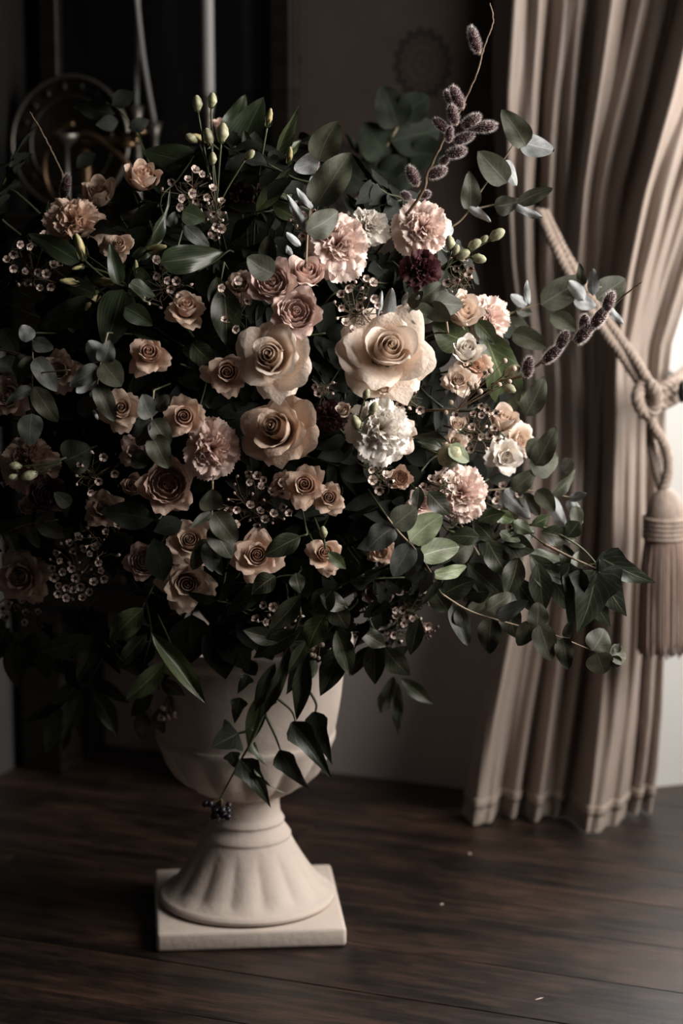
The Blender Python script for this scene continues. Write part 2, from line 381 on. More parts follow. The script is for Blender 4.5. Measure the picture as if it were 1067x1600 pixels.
def window(name, a, b, n, z0, z1, cols, rows):
    a = Vector(a); b = Vector(b); d = (b - a).normalized(); ln = (b - a).length; n = Vector(n)
    m = Matrix(((d.x, n.x, 0, a.x), (d.y, n.y, 0, a.y), (0, 0, 1, z0), (0, 0, 0, 1)))
    root = tag(link(name, None, None, m), kind='structure'); hh = z1 - z0; t = .045
    for nm, lo, hi in (('window_frame', (0, -.08, 0), (t, -.03, hh)), ('window_frame', (ln - t, -.08, 0), (ln, -.03, hh)), ('window_frame', (t, -.08, 0), (ln - t, -.03, t)), ('window_frame', (t, -.08, hh - t), (ln - t, -.03, hh))):
        MB().box(lo, hi).build(nm, WP, root, smooth=False)
    MB().box((-.04, -.03, -.03), (ln + .04, .05, 0)).build('window_sill', WP, root, smooth=False)
    for i in range(cols):
        for j in range(rows):
            x0 = t + (ln - 2 * t) * i / cols; x1 = t + (ln - 2 * t) * (i + 1) / cols; y0 = t + (hh - 2 * t) * j / rows; y1 = t + (hh - 2 * t) * (j + 1) / rows
            MB().box((x0, -.058, y0), (x1, -.055, y1)).build('pane', M['glass'], root, smooth=False)
            if i: MB().box((x0 - .01, -.07, y0), (x0 + .01, -.04, y1)).build('glazing_bar', WP, root, smooth=False)
            if j: MB().box((x0, -.0695, y0 - .01), (x1, -.0405, y0 + .01)).build('glazing_bar', WP, root, smooth=False)
    return root
window('window_2', CN + BD * bw0, CN + BD * bw1, BN, .62, 2.5, 2, 3)
rn = Vector((-1, 0, 0)); RY = lambda y: Vector((XR, y, 0))
slab('wall_side_jamb', RY(BE.y), RY(3.88), rn, 0, 2.8, .10, WP)
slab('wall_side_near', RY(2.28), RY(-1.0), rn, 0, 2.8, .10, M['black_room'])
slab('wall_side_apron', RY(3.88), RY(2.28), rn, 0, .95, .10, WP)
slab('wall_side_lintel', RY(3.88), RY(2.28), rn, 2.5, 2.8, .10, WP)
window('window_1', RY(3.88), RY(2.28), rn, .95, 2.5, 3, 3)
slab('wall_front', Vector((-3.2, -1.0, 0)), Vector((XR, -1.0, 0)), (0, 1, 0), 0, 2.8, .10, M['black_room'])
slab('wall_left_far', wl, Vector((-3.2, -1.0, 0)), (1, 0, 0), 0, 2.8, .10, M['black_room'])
tag(MB().box((-3.4, -1.2, 2.8), (2.2, 5.4, 2.9)).build('ceiling', M['ceiling'], smooth=False), kind='structure')

# ------------------------------------------------------------------ urn
UY = 3.80; UA = P(386, 1400, UY); UX = UA.x
urn = thing('stone_urn', 'pale stone pedestal urn with fluted foot holding the flowers', 'urn', Matrix.Translation((UX, UY, 0)) @ Matrix.Rotation(R(5), 4, 'Z'))
o = MB().box((-.152, -.152, 0), (.152, .152, .033)).build('base_slab', M['plaster'], urn, smooth=True); bevel(o, .007, 3)
def interp(tb, x):
    for (x0, y0), (x1, y1) in zip(tb, tb[1:]):
        if x <= x1: t = (x - x0) / (x1 - x0) if x1 > x0 else 0; t = min(max(t, 0), 1); return y0 + (y1 - y0) * t
    return tb[-1][1]
foot = [(.120, .0335), (.139, .034), (.145, .037), (.146, .042), (.142, .047), (.136, .050), (.129, .056), (.119, .066), (.110, .078), (.1005, .092), (.091, .107), (.0825, .122), (.075, .136), (.0725, .141), (.0735, .1455), (.071, .150), (.062, .162), (.0605, .166), (.0625, .1705), (.060, .175), (.056, .182), (.0545, .195), (.0545, .208), (.058, .217)]
def fmod(a, z):
    e = interp([(.050, 0), (.060, 1), (.105, .75), (.134, 0)], z)
    return 1 - .052 * e * (1 - abs(math.sin(7 * a + .3)) ** 1.1)
fine = []
for (r0, z0), (r1, z1) in zip(foot, foot[1:]):
    for k in range(3): fine.append((r0 + (r1 - r0) * k / 3, z0 + (z1 - z0) * k / 3))
fine.append(foot[-1])
MB().lathe(fine, 180, fmod).build('foot', M['plaster'], urn)
bowl = [(.040, .217), (.062, .2175), (.080, .224), (.102, .236), (.121, .254), (.134, .276), (.142, .300), (.1465, .312), (.1470, .318), (.1455, .322), (.150, .345), (.155, .375), (.1585, .405), (.161, .435), (.163, .455), (.171, .462), (.176, .470), (.174, .480), (.165, .484), (.153, .478), (.148, .45), (.135, .35), (.10, .27), (.02, .25)]
def bmod(a, z):
    e = interp([(.218, 0), (.232, 1), (.27, .8), (.306, 0)], z)
    return 1 - .15 * e * (1 - abs(math.sin(6 * a + .4)) ** .9)
fine = []
for (r0, z0), (r1, z1) in zip(bowl, bowl[1:]):
    for k in range(3): fine.append((r0 + (r1 - r0) * k / 3, z0 + (z1 - z0) * k / 3))
fine.append(bowl[-1])
MB().lathe(fine, 180, bmod).build('bowl', M['plaster'], urn)
# foam mound
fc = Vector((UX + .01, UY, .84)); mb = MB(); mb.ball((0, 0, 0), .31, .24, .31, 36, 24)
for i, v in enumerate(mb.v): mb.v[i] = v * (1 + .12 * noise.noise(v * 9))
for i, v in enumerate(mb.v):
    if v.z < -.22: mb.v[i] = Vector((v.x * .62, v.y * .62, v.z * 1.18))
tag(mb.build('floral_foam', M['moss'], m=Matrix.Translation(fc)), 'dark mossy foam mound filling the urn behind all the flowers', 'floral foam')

# ------------------------------------------------------------------ curtain
CY = 4.27
def cz(py): return P(930, py, CY).z
rows_px = [(-1150, 790, 1560, .050), (-500, 788, 1400, .050), (0, 782, 1262, .048), (150, 780, 1205, .046), (300, 786, 1135, .043), (430, 796, 1085, .038), (540, 812, 1050, .030), (620, 818, 1042, .028), (700, 816, 1042, .034), (850, 798, 1046, .042), (1000, 772, 1047, .050), (1130, 748, 1042, .056), (1220, 734, 1034, .060), (1296, 724, 1022, .062)]
folds = [(0, .15), (.05, -.85), (.12, -.6), (.19, .9), (.25, .35), (.30, 1.0), (.38, .2), (.46, 1.1), (.51, .65), (.56, 1.0), (.625, -1.15), (.70, -.75), (.79, .0), (.86, .6), (.92, -.15), (.96, .45), (1.0, .3)]
def fold(s):
    for (s0, y0), (s1, y1) in zip(folds, folds[1:]):
        if s <= s1:
            t = (s - s0) / (s1 - s0); t = .6 * t * t * (3 - 2 * t) + .4 * t; return y0 + (y1 - y0) * t
    return folds[-1][1]
def crow(py):
    for a, b in zip(rows_px, rows_px[1:]):
        if py <= b[0]:
            t = (py - a[0]) / (b[0] - a[0]); t = max(0, t); return [a[i] + (b[i] - a[i]) * t for i in range(1, 4)]
    return rows_px[-1][1:]
def cpoint(s, py, off=0.0):
    xl, xr, am = crow(py)
    x = xl + (xr - xl) * s
    low = min(1, max(0, (py - 560) / 500)); upw = min(1, max(0, (560 - py) / 300))
    y = CY + (.68 + .14 * low) * am * fold(s) + .13 * max(0, .5 - s) ** 1.5 + .22 * max(0, .62 - s) * (1 - low) * min(1, max(0, (1000 - py) / 500)) + .010 * noise.noise(Vector((s * 26, py * .004, 1))) * (1 + upw)
    y += upw * .014 * math.sin(s * 78 + 2.2 * noise.noise(Vector((s * 5, py * .002, 4)))) + .06 * s * low * (s > .85) 
    y += .010 * low * math.sin(s * 60 + py * .006)
    p = P(x, py, CY); return Vector((p.x, y + off, p.z))
NS, NT = 300, 150
pys = [-1150 + (1262 + 1150) * (i / NT) for i in range(NT + 1)]
rows = []
for py in pys:
    row = [cpoint(j / NS, py) for j in range(NS + 1)]
    for v in row: v.z = max(v.z, .004)
    rows.append(row)
curtain = thing('curtain', 'long taupe silk curtain hanging in folds by the bright window', 'curtain', Matrix.Identity(4))
pn = MB().grid(rows).build('curtain_panel', M['curtain'], curtain)
so = pn.modifiers.new('solid', 'SOLIDIFY'); so.thickness = .002
hem = [[cpoint(j / NS, py, -.003) for j in range(NS + 1)] for py in (1246, 1249, 1252, 1256, 1259)]
hb = MB().grid(hem).build('hem_braid', M['fringe'], curtain); so = hb.modifiers.new('solid', 'SOLIDIFY'); so.thickness = .004
fm = MB(); fq = random.Random(5)
for k in range(1100):
    s = (k + fq.random()) / 1100; a = cpoint(s, 1258, -.003); b = cpoint(min(1, s + .003 * (fq.random() - .5)), 1292 + 6 * fq.random(), -.004 - .006 * fq.random())
    b.z = max(b.z, .004); fm.tube([a, (a + b) / 2 + Vector((0, -.001, 0)), b], .0012, 3, False)
tag(fm.build('fringe', M['fringe'], curtain), kind='stuff')
# tieback: double cord, knot, hanging loop, tassel
tie = thing('curtain_tieback', 'twisted cord tieback with knot and long tassel around the curtain', 'tieback', Matrix.Identity(4))
def cord(path, rad, turns, name='cord'):
    sm = spline(path, 24); mbs = MB(); L_ = 0; acc = [0]
    for a, b in zip(sm, sm[1:]): L_ += (b - a).length; acc.append(L_)
    for k in range(3):
        pts = []
        for i, p in enumerate(sm):
            t = (sm[min(i + 1, len(sm) - 1)] - sm[max(i - 1, 0)]).normalized(); a = t.orthogonal().normalized() if i == 0 else (a - t * a.dot(t)).normalized(); b = t.cross(a)
            ph = acc[i] * turns + k * 2.094
            pts.append(p + (a * math.cos(ph) + b * math.sin(ph)) * rad * .55)
        mbs.tube(pts, rad * .62, 6)
    return mbs.build(name, M['rope'], tie)
TY = 4.185
cord([P(842, 330, 4.27), P(862, 375, 4.205), P(895, 440, TY), P(935, 505, TY - .005), P(975, 560, TY - .005), P(1008, 612, TY)], .0085, 210)
cord([P(850, 330, 4.28), P(885, 400, 4.20), P(925, 468, TY + .005), P(962, 520, TY), P(995, 566, TY - .01), P(1018, 606, TY - .01)], .0085, 210)
for i, dy in enumerate((-12, 2, 16)):
    cord([P(1000, 612 + dy, TY + .02), P(1012, 622 + dy, TY - .015), P(1032, 618 + dy, TY - .018), P(1052, 608 + dy, TY), P(1068, 596 + dy, TY + .06), P(1075, 590 + dy, TY + .16)], .0095, 190)
cord([P(1004, 600, TY - .01), P(996, 622, TY - .03), P(1006, 645, TY - .03), P(1022, 640, TY - .03), P(1026, 615, TY - .03), P(1014, 598, TY - .02)], .0105, 190, 'knot')
cord([P(1008, 640, TY - .02), P(1022, 668, TY - .02), P(1040, 700, TY - .02), P(1044, 735, TY - .02), P(1036, 766, TY - .02)], .0085, 210)
cord([P(1018, 640, TY - .005), P(1017, 690, TY), P(1026, 735, TY - .01), P(1034, 766, TY - .015)], .0080, 210)
tp = P(1040, 765, TY - .02); ms = S(1040, 800, TY); tas = link('tassel', None, tie, Matrix.Translation(tp))
pz = lambda y: -(y - 765) * ms * 1.05
MB().lathe([(.004, .004), (.013, .0), (.024, pz(775)), (.031, pz(787)), (.034, pz(800)), (.034, pz(806))], 24).build('tassel_cap', M['rope'], tas)
for y0 in (808, 815, 822, 829, 836):
    t_ = [Vector((math.cos(a) * .036, math.sin(a) * .036, pz(y0))) for a in [2 * math.pi * k / 28 for k in range(29)]]
    MB().tube(t_, [.0048 if k % 2 else .0036 for k in range(29)], 6, False).build('collar_braid', M['rope'], tas)
sk = MB(); tq = random.Random(9)
for k in range(64):
    a = 2 * math.pi * k / 64 + tq.random() * .05; r0 = .033; r1 = .039 + tq.random() * .005
    path = [Vector((math.cos(a) * r0, math.sin(a) * r0, pz(834))), Vector((math.cos(a) * (r1 - .002), math.sin(a) * (r1 - .002), pz(900))), Vector((math.cos(a + .05) * r1, math.sin(a + .05) * r1, pz(1008 + tq.random() * 8)))]
    sk.tube(spline(path, 4), .0021, 5)
tag(sk.build('tassel_skirt', M['tassel'], tas), kind='stuff')
hk = thing('curtain_hook', 'black iron tieback hook at the edge of the bright window', 'hook', Matrix.Translation(P(1066, 612, TY - .03)))
MB().ball((0, 0, 0), .008, .008, .020).build('hook_knob', M['iron'], hk)
MB().tube([(0, 0, 0), (.01, .05, 0), (.012, .20, -.004), (.012, .34, -.004)], .004, 8).build('hook_rod', M['iron'], hk)

# ------------------------------------------------------------------ dark sideboard in the corner and what stands on it
SB = Matrix.Translation(OC) @ Matrix.Rotation(ang, 4, 'Z') @ Matrix.Scale(-1, 4, Vector((0, 1, 0)))   # x along wall, y into room
side = thing('sideboard', 'black wooden sideboard with tall mirrored back in the dark corner', 'sideboard', Matrix.Translation(OC) @ Matrix.Rotation(ang, 4, 'Z'))
DW = M['dark_wood']
def sbox(name, x0, x1, d0, d1, z0, z1, mat=DW, par=side): return bevel(MB().box((x0, -d1, z0), (x1, -d0, z1)).build(name, mat, par, smooth=False), .004, 2)
sbox('carcass', .035, .54, .035, .23, .34, 1.07)
sbox('worktop', .035, .56, .035, .25, 1.07, 1.10)
for x in (.035, .45):
    sbox('leg', x, x + .09, .13, .22, 0, .34); sbox('leg', x, x + .09, .035, .10, 0, .34)
for x in (.05, .30):
    d_ = sbox('door', x, x + .23, .23, .242, .40, 1.02); sbox('door_knob', x + (.20 if x < .1 else .03), x + (.22 if x < .1 else .05), .242, .262, .70, .72, M['brass'], d_)
sbox('back_panel', .035, .56, .035, .055, 1.10, 2.55)
for x in (.035, .52): sbox('mirror_post', x, x + .04, .055, .085, 1.10, 2.55)
mir, nt, b_ = new_mat('dim_mirror'); b_.inputs['Base Color'].default_value = (.012, .012, .012, 1); b_.inputs['Metallic'].default_value = .5; b_.inputs['Roughness'].default_value = .25
sbox('mirror', .075, .52, .055, .060, 1.12, 2.50, mir)
TZ = 1.10
def on_top(px, d):                       # point on the worktop seen at column px, d metres from the wall
    dd = ray(px, 330); o_ = OC + WN * d; t = (o_ - CAM).dot(WN) / dd.dot(WN); p = CAM + dd * t; return Vector((p.x, p.y, TZ))
p = on_top(116, .14); k = .128
tray = thing('silver_tray', 'round tarnished silver tray standing upright on the dark sideboard', 'tray', Matrix.Translation(p + Vector((0, 0, k + .002))) @ Matrix.Rotation(ang, 4, 'Z') @ Matrix.Rotation(R(84), 4, 'X'))
MB().lathe([(.0005, 0), (k * .66, 0), (k * .70, .004), (k * .95, .012)], 56).build('tray_well', M['dark_wood'], tray)
MB().tube([(math.cos(a) * k * .965, math.sin(a) * k * .965, .013) for a in [2 * math.pi * i / 72 for i in range(73)]], .0045, 6, False).build('tray_rim', M['silver'], tray)
MB().tube([(math.cos(a) * k * .68, math.sin(a) * k * .68, .005) for a in [2 * math.pi * i / 56 for i in range(57)]], .002, 5, False).build('inner_ring', M['silver'], tray)
for i in range(18):
    a = 2 * math.pi * i / 18; mb = MB(); mb.ball((0, 0, 0), .010, .006, .002, 8, 5)
    mb.build('chased_boss', M['dark_wood'], tray, Matrix.Translation((math.cos(a) * k * .83, math.sin(a) * k * .83, .010)) @ Matrix.Rotation(a, 4, 'Z'))
# brass candelabrum with scrolled arms
p = on_top(135, .19)
cd = thing('candelabrum', 'brass candelabrum with scrolled arms in front of the silver tray', 'candelabrum', Matrix.Translation(p) @ Matrix.Rotation(ang, 4, 'Z'))
MB().lathe([(.0, 0), (.05, 0), (.05, .006), (.03, .014), (.012, .03), (.009, .06), (.013, .08), (.009, .10), (.012, .12), (.0, .125)], 24).build('candelabrum_base', M['brass'], cd)
cc = (-.004, -.01, .085)
MB().tube(spline([(cc[0] + .078 * math.cos(R(a)), cc[1], cc[2] + .085 * math.sin(R(a))) for a in range(250, 85, -15)], 4), [.0055] * 45, 8).build('scroll_arm', M['brass'], cd)
MB().tube(spline([(0, -.012, .15), (.03, -.014, .145), (.06, -.014, .125), (.09, -.012, .10), (.10, -.01, .08)], 8), .0065, 8).build('scroll_arm', M['brass'], cd)
MB().tube(spline([(.0, -.008, .135), (.06, -.01, .138), (.118, -.01, .140)], 8), .0085, 8).build('cross_arm', M['brass'], cd)
for x, z in ((.118, .148), (.095, .125)): MB().lathe([(.0, 0), (.016, .004), (.018, .010), (.012, .012), (.011, .03), (.0, .03)], 18).build('drip_pan', M['brass'], cd, Matrix.Translation((x, -.01, z)))
dsh = on_top(106, .21)
dish = thing('silver_dish', 'small bright silver dish catching light before the tray', 'dish', Matrix.Translation(dsh))
MB().lathe([(.0, 0), (.018, 0), (.018, .004), (.006, .01), (.005, .125), (.02, .137), (.028, .150), (.026, .151), (.015, .142), (0, .14)], 24).build('dish_body', M['silver'], dish)
for px, d, hb, rad, lean, lab in ((216, .12, .20, .0048, .01, 'thin grey taper candle beside the silver tray'), (243, .12, .17, .0050, -.05, 'thin leaning grey taper candle, second from the silver tray'), (327, .14, .22, .0125, 0, 'thick grey pillar candle furthest from the silver tray')):
    p = on_top(px, d); cs = thing('candlestick', lab, 'candle', Matrix.Translation(p), 'candles on the dark sideboard')
    MB().lathe([(.0, 0), (.028, 0), (.03, .006), (.018, .012), (.008, .03), (.011, hb * .5), (.007, hb * .7), (.009, hb * .85), (.016, hb), (.0, hb)], 20).build('holder', M['silver'], cs)
    MB().tube(spline([(0, 0, hb), (lean * .4, 0, hb + .13), (lean * .7, 0, hb + .30)], 6), [rad] * 13 if px < 300 else rad, 12).build('taper', M['wax'], cs)
    MB().tube([(lean * .7, 0, hb + .30), (lean * .7 + .001, 0, hb + .31)], .0008, 5).build('wick', M['iron'], cs)

# ------------------------------------------------------------------ flower builders
def petal_grid(prof, L, r0, z0, hw, wrap, tip, tp, edge, seed, nu=8, nv=8, ruf=0.02, rk=3):
    rq = random.Random(seed); ph = rq.random() * 6.28
    cl = [(r0, z0)]; n = 24
    for i in range(n):
        v = (i + .5) / n
        phi = R(interp(prof, v)); cl.append((cl[-1][0] + math.sin(phi) * L / n, cl[-1][1] + math.cos(phi) * L / n))
    rows = []; at = []
    for i in range(nv + 1):
        row = []; ar = []
        for j in range(nu + 1):
            u = -1 + 2 * j / nu; v = i / nv
            ve = v * (1 - tip * abs(u) ** tp); f = ve * n; k = min(int(f), n - 1); t = f - k
            r = cl[k][0] + (cl[k + 1][0] - cl[k][0]) * t; z = cl[k][1] + (cl[k + 1][1] - cl[k][1]) * t
            wd = hw * (.28 + .72 * math.sin(math.pi / 2 * min(1, v / .62))) * math.sqrt(1 - .62 * max(0, (v - .62) / .38) ** 2)
            rho = wrap * max(r, .12); tt = max(-2.4, min(2.4, u * wd / rho))
            rad = r - rho * (1 - math.cos(tt)); tan = rho * math.sin(tt)
            e = edge * (u * u) * v * v + ruf * math.sin(rk * u * 2 + ph + 2 * v) * v * v
            rad += e * .8; z -= e * .45
            row.append(Vector((rad, tan, z))); ar.append(ve)
        rows.append(row); at.append(ar)
    return rows, at
def rot_rows(rows, a):
    c, s = math.cos(a), math.sin(a); return [[Vector((p.x * c - p.y * s, p.x * s + p.y * c, p.z)) for p in r] for r in rows]
_cache = {}
def bud_mesh(colr, rad, hgt, n, seed, z0=.05, top=-14):
    k = ('bud', colr, rad, hgt, n, seed)
    if k in _cache: return _cache[k]
    mb = MB(); rq = random.Random(seed)
    for i in range(n):
        t = i / (n - 1); r = rad * (.10 + .90 * t); h = hgt * (1.0 - .13 * t + .04 * rq.random()); hw = (2.2 - 1.0 * t) if i else 3.0; rows = []; at = []
        ph = rq.random() * 6.28
        for iv in range(9):
            v = iv / 8; row = []; ar = []
            for iu in range(11):
                u = -1 + iu / 5; ve = v * (1 - .10 * abs(u) ** 3)
                body = .40 + .60 * math.sin(math.pi / 2 * min(1, ve / .5)); close = 1 - (.30 - .12 * t) * max(0, (ve - .5) / .5) ** 1.4
                lip = (.03 + .16 * t) * rad * max(0, (ve - .82) / .18) ** 1.5
                rr = (max(r, .3 * rad * (1 - ve)) * body * close + lip + .012 * math.sin(2.5 * u + ph) * v + .035 * rad * u * (v > .3)); an = u * hw * (.45 + .55 * min(1, v / .55))
                row.append(Vector((rr * math.cos(an), rr * math.sin(an), z0 + h * ve - lip * .5))); ar.append(.15 + .7 * ve * (.5 + .5 * t))
            rows.append(row); at.append(ar)
        mb.grid(rot_rows(rows, i * 2.25 + rq.random() * .5), at)
    _cache[k] = mb.mesh('bud', PET[colr], True, 'pv'); return _cache[k]
def petal_m(colr, key, *a, **kw):
    k = ('pet', colr, key) + a[1:]
    if k not in _cache:
        rows, at = petal_grid(*a, **kw); mb = MB(); mb.grid(rows, at); _cache[k] = mb.mesh('petal', PET[colr], True, 'pv')
    return _cache[k]
def calyx_mesh():
    if 'calyx' not in _cache:
        mb = MB(); mb.lathe([(.02, -.24), (.09, -.20), (.13, -.10), (.12, 0), (.16, .05), (.02, .06)], 10)
        for i in range(5):
            rows, at = petal_grid([(0, 60), (.5, 70), (1, 110)], .62, .08, -.02, .11, 1.5, .5, 1.0, .05, i, 2, 5)
            mb.grid(rot_rows(rows, i * 1.257), at)
        _cache['calyx'] = mb.mesh('calyx', M['calyx'])
    return _cache['calyx']
def flower_stem(t, m, s, low=.18):
    e = t.matrix_basis.inverted() @ (fc + (m.translation - fc) * .45)
    MB().tube(spline([(0, 0, -low), (0, 0, -low - .8), e], 4), [.06] * 9, 6).build('stem', M['stem'], t)
def rz(a): return Matrix.Rotation(a, 4, 'Z')
OUT = {
 # kind: bud(rad,hgt,n), rings of petals: (count, prof, L, r0, z0, hw, wrap, tip, tp, edge, ruf)
 'spray': ((.44, .92, 9), [(3, [(0, 78), (.26, 30), (.65, 2), (.88, 4), (1, 50)], 1.12, .06, .0, .60, 1.0, .16, 2.2, .08, .03), (4, [(0, 80), (.3, 50), (.7, 36), (.88, 65), (1, 120)], 1.06, .06, -.01, .60, 1.15, .16, 2.4, .14, .06), (3, [(0, 84), (.35, 72), (.75, 74), (.9, 95), (1, 130)], 1.04, .06, -.04, .56, 1.5, .16, 2.4, .14, .07)]),
 'open': ((.36, .76, 10), [(4, [(0, 78), (.33, 26), (.75, 4), (.9, 20), (1, 85)], 1.02, .06, .0, .56, 1.0, .16, 2.2, .10, .04), (5, [(0, 80), (.3, 46), (.7, 30), (.88, 55), (1, 125)], 1.10, .06, 0, .60, 1.1, .16, 2.2, .14, .06), (4, [(0, 85), (.4, 72), (.8, 74), (1, 120)], 1.12, .06, -.04, .58, 1.5, .18, 2.2, .16, .08)]),
 'hybrid': ((.36, 1.0, 10), [(3, [(0, 75), (.26, 28), (.75, 2), (.9, 16), (1, 70)], 1.16, .06, .02, .60, 1.0, .14, 2.0, .12, .02), (4, [(0, 80), (.3, 48), (.65, 26), (.85, 55), (1, 125)], 1.18, .06, 0, .66, 1.05, .24, 1.6, .18, .04), (6, [(0, 82), (.35, 66), (.75, 66), (.9, 92), (1, 118)], 1.26, .06, -.04, .76, 1.5, .32, 1.25, .26, .05)]),
 'garden': ((.20, .62, 7), [(5, [(0, 84), (.40, 50), (.52, 0), (1, -8)], .84, .04, .06, .36, .95, .12, 2.5, .04, .03), (6, [(0, 86), (.46, 58), (.58, 0), (1, -4)], 1.04, .04, .04, .40, .95, .12, 2.5, .05, .03), (6, [(0, 86), (.48, 60), (.62, 0), (.92, 4), (1, 30)], 1.22, .05, .02, .50, 1.0, .12, 2.5, .06, .03), (6, [(0, 86), (.48, 62), (.62, 4), (.9, 16), (1, 70)], 1.34, .05, .0, .58, 1.0, .14, 2.5, .08, .04), (5, [(0, 86), (.48, 66), (.75, 34), (.9, 55), (1, 110)], 1.34, .05, -.03, .64, 1.2, .16, 2.2, .10, .06)]),
 'goblet': ((.46, 1.10, 8), [(4, [(0, 80), (.30, 30), (.7, 0), (.9, 8), (1, 60)], 1.42, .06, 0, .72, 1.0, .20, 2.0, .10, .03), (3, [(0, 82), (.32, 36), (.7, 12), (.88, 30), (1, 105)], 1.40, .06, -.02, .66, 1.1, .26, 1.8, .16, .05)]),
}
def frame_from(axis, center):
    z = axis.normalized(); x = RT - z * RT.dot(z)
    if x.length < .15: x = UP - z * UP.dot(z)
    x.normalize(); y = z.cross(x)
    return Matrix(((x.x, y.x, z.x, center.x), (x.y, y.y, z.y, center.y), (x.z, y.z, z.z, center.z), (0, 0, 0, 1)))
def place(px, py, diam, tx, ty, dd, lift):
    Y = D(px, py) + dd; p = P(px, py, Y); tw = -ray(px, py).normalized()
    ax = (tw + RT * tx + UP * ty).normalized(); s = diam * S(px, py, Y) / 2
    return frame_from(ax, p - ax * lift * s) @ Matrix.Scale(s, 4), s
FL = []          # for naming neighbours: (px, py, short)
def rose(kind, px, py, diam, colr, label, tx=0, ty=.2, dd=0, seed=None, short=None, cat='rose', name='rose', stem=3.2, group='roses in the urn bouquet'):
    seed = seed if seed is not None else int(px * 7 + py * 3); rq = random.Random(seed)
    m, s = place(px, py, diam, tx, ty, dd, .42 if kind != 'goblet' else .7)
    t = thing(name, label, cat, m @ rz(rq.random() * 6.28), group)
    bud, rings = OUT[kind]; wob = .4 if kind == 'garden' else 1
    link('bud', bud_mesh(colr, *bud, seed % 3), t, rz(rq.random() * 6.28))
    for ri, (n, prof, L, r0, z0, hw, wrap, tip, tp, edge, ruf) in enumerate(rings):
        a0 = rq.random() * 6.28
        for i in range(n):
            me = petal_m(colr, (kind, ri, (i + seed) % 3), prof, L, r0, z0, hw, wrap, tip, tp, edge, ((i + seed) % 3) * 5 + ri, ruf=ruf)
            k = 1 + (rq.random() - .5) * .16
            mm = rz(a0 + (i + (rq.random() - .5) * .35) * 2 * math.pi / n) @ Matrix.Rotation((rq.random() - .5) * .30 * wob, 4, 'Y') @ Matrix.Rotation((rq.random() - .5) * .22 * wob, 4, 'X') @ Matrix.Diagonal((k, 1 + (rq.random() - .5) * .12, k, 1))
            link('petal', me, t, mm)
    link('calyx', calyx_mesh(), t); flower_stem(t, m, s)
    if short: FL.append((px, py, short))
    return t
def fan_grid(L, hw, r0, z0, phi0, phi1, ruf, k, ser, seed, nu=20, nv=7):
    rq = random.Random(seed); ph = rq.random() * 6.28; ph2 = rq.random() * 6.28; rows = []; at = []
    zig = [rq.random() for _ in range(nu + 1)]
    for i in range(nv + 1):
        v = i / nv; row = []; ar = []
        for j in range(nu + 1):
            u = -1 + 2 * j / nu
            ve = v * (1 - .22 * u * u) + (ser * (zig[j] if j % 2 else -zig[j]) if i == nv else 0)
            phi = R(phi0 + (phi1 - phi0) * ve); wd = hw * (.16 + .84 * math.sin(math.pi / 2 * min(1, v * 1.1)))
            pm = R(phi0 + (phi1 - phi0) * ve * .5)
            r = r0 + math.sin(pm) * L * ve; z = z0 + math.cos(pm) * L * ve
            w = ruf * v ** 1.4 * (math.sin(k * u + ph) + .6 * math.sin(1.9 * k * u + ph2))
            row.append(Vector((r + math.cos(phi) * w, u * wd, z - math.sin(phi) * w))); ar.append(v)
        rows.append(row); at.append(ar)
    return rows, at
def carnation(px, py, diam, colr, label, tx=0, ty=.2, dd=0, seed=None, short=None, name='carnation', cat='carnation', loose=0, group='carnations in the urn bouquet'):
    seed = seed if seed is not None else int(px * 5 + py); rq = random.Random(seed)
    m, s = place(px, py, diam, tx, ty, dd, .42); t = thing(name, label, cat, m @ rz(rq.random() * 6.28), group)
    key = ('carc', colr, seed % 2)
    if key not in _cache:
        mb = MB()
        for i in range(30):
            f = (i + .5) / 30; ph = 62 * math.sqrt(f)
            rows, at = fan_grid(.74 + .12 * rq.random() - .10 * f, .26 + .10 * f, .02, .10, ph * .55, ph + 14, .085, 4.2, .03, i + 40 * seed, 14, 6)
            tilt = Matrix.Rotation(rq.uniform(-.5, .5), 3, 'X')
            rows = [[Vector((p.x, p.y * math.cos(q_) , p.z + p.y * math.sin(q_))) for p in r_] for q_ in [rq.uniform(-.7, .7)] for r_ in rows]
            mb.grid(rot_rows(rows, i * 2.4), at)
        _cache[key] = mb.mesh('ruffled_centre', PET[colr], True, 'pv')
    link('ruffled_centre', _cache[key], t)
    for ri, (n, L, hw, z0, p0, p1, rf) in enumerate(((8, .88, .46, .10, 40, 78, .085), (8, .96, .52, .05, 58, 100, .075), (7, 1.0, .58, .0, 74, 118, .055))):
        a0 = rq.random() * 6.28
        for i in range(n):
            k = ('carp', colr, ri, (i + seed) % 4)
            if k not in _cache:
                rows, at = fan_grid(L, hw, .03, z0, p0, p1, rf * 1.15, 4.8, .05, 97 * ri + (i + seed) % 4 + 3); mb = MB(); mb.grid(rows, at); _cache[k] = mb.mesh('petal', PET[colr], True, 'pv')
            link('petal', _cache[k], t, rz(a0 + (i + (rq.random() - .5) * .5) * 2 * math.pi / n) @ Matrix.Rotation((rq.random() - .5) * .45, 4, 'Y') @ Matrix.Rotation((rq.random() - .5) * .5, 4, 'X') @ Matrix.Scale(1 + (rq.random() - .5) * .30, 4))
    key = 'carcal'
    if key not in _cache: _cache[key] = MB().lathe([(.02, -.62), (.12, -.56), (.17, -.3), (.19, -.02), (.14, .10), (.02, .12)], 10).mesh('calyx', M['calyx'])
    link('calyx', _cache[key], t); flower_stem(t, m, s, .5)
    if short: FL.append((px, py, short))
    return t
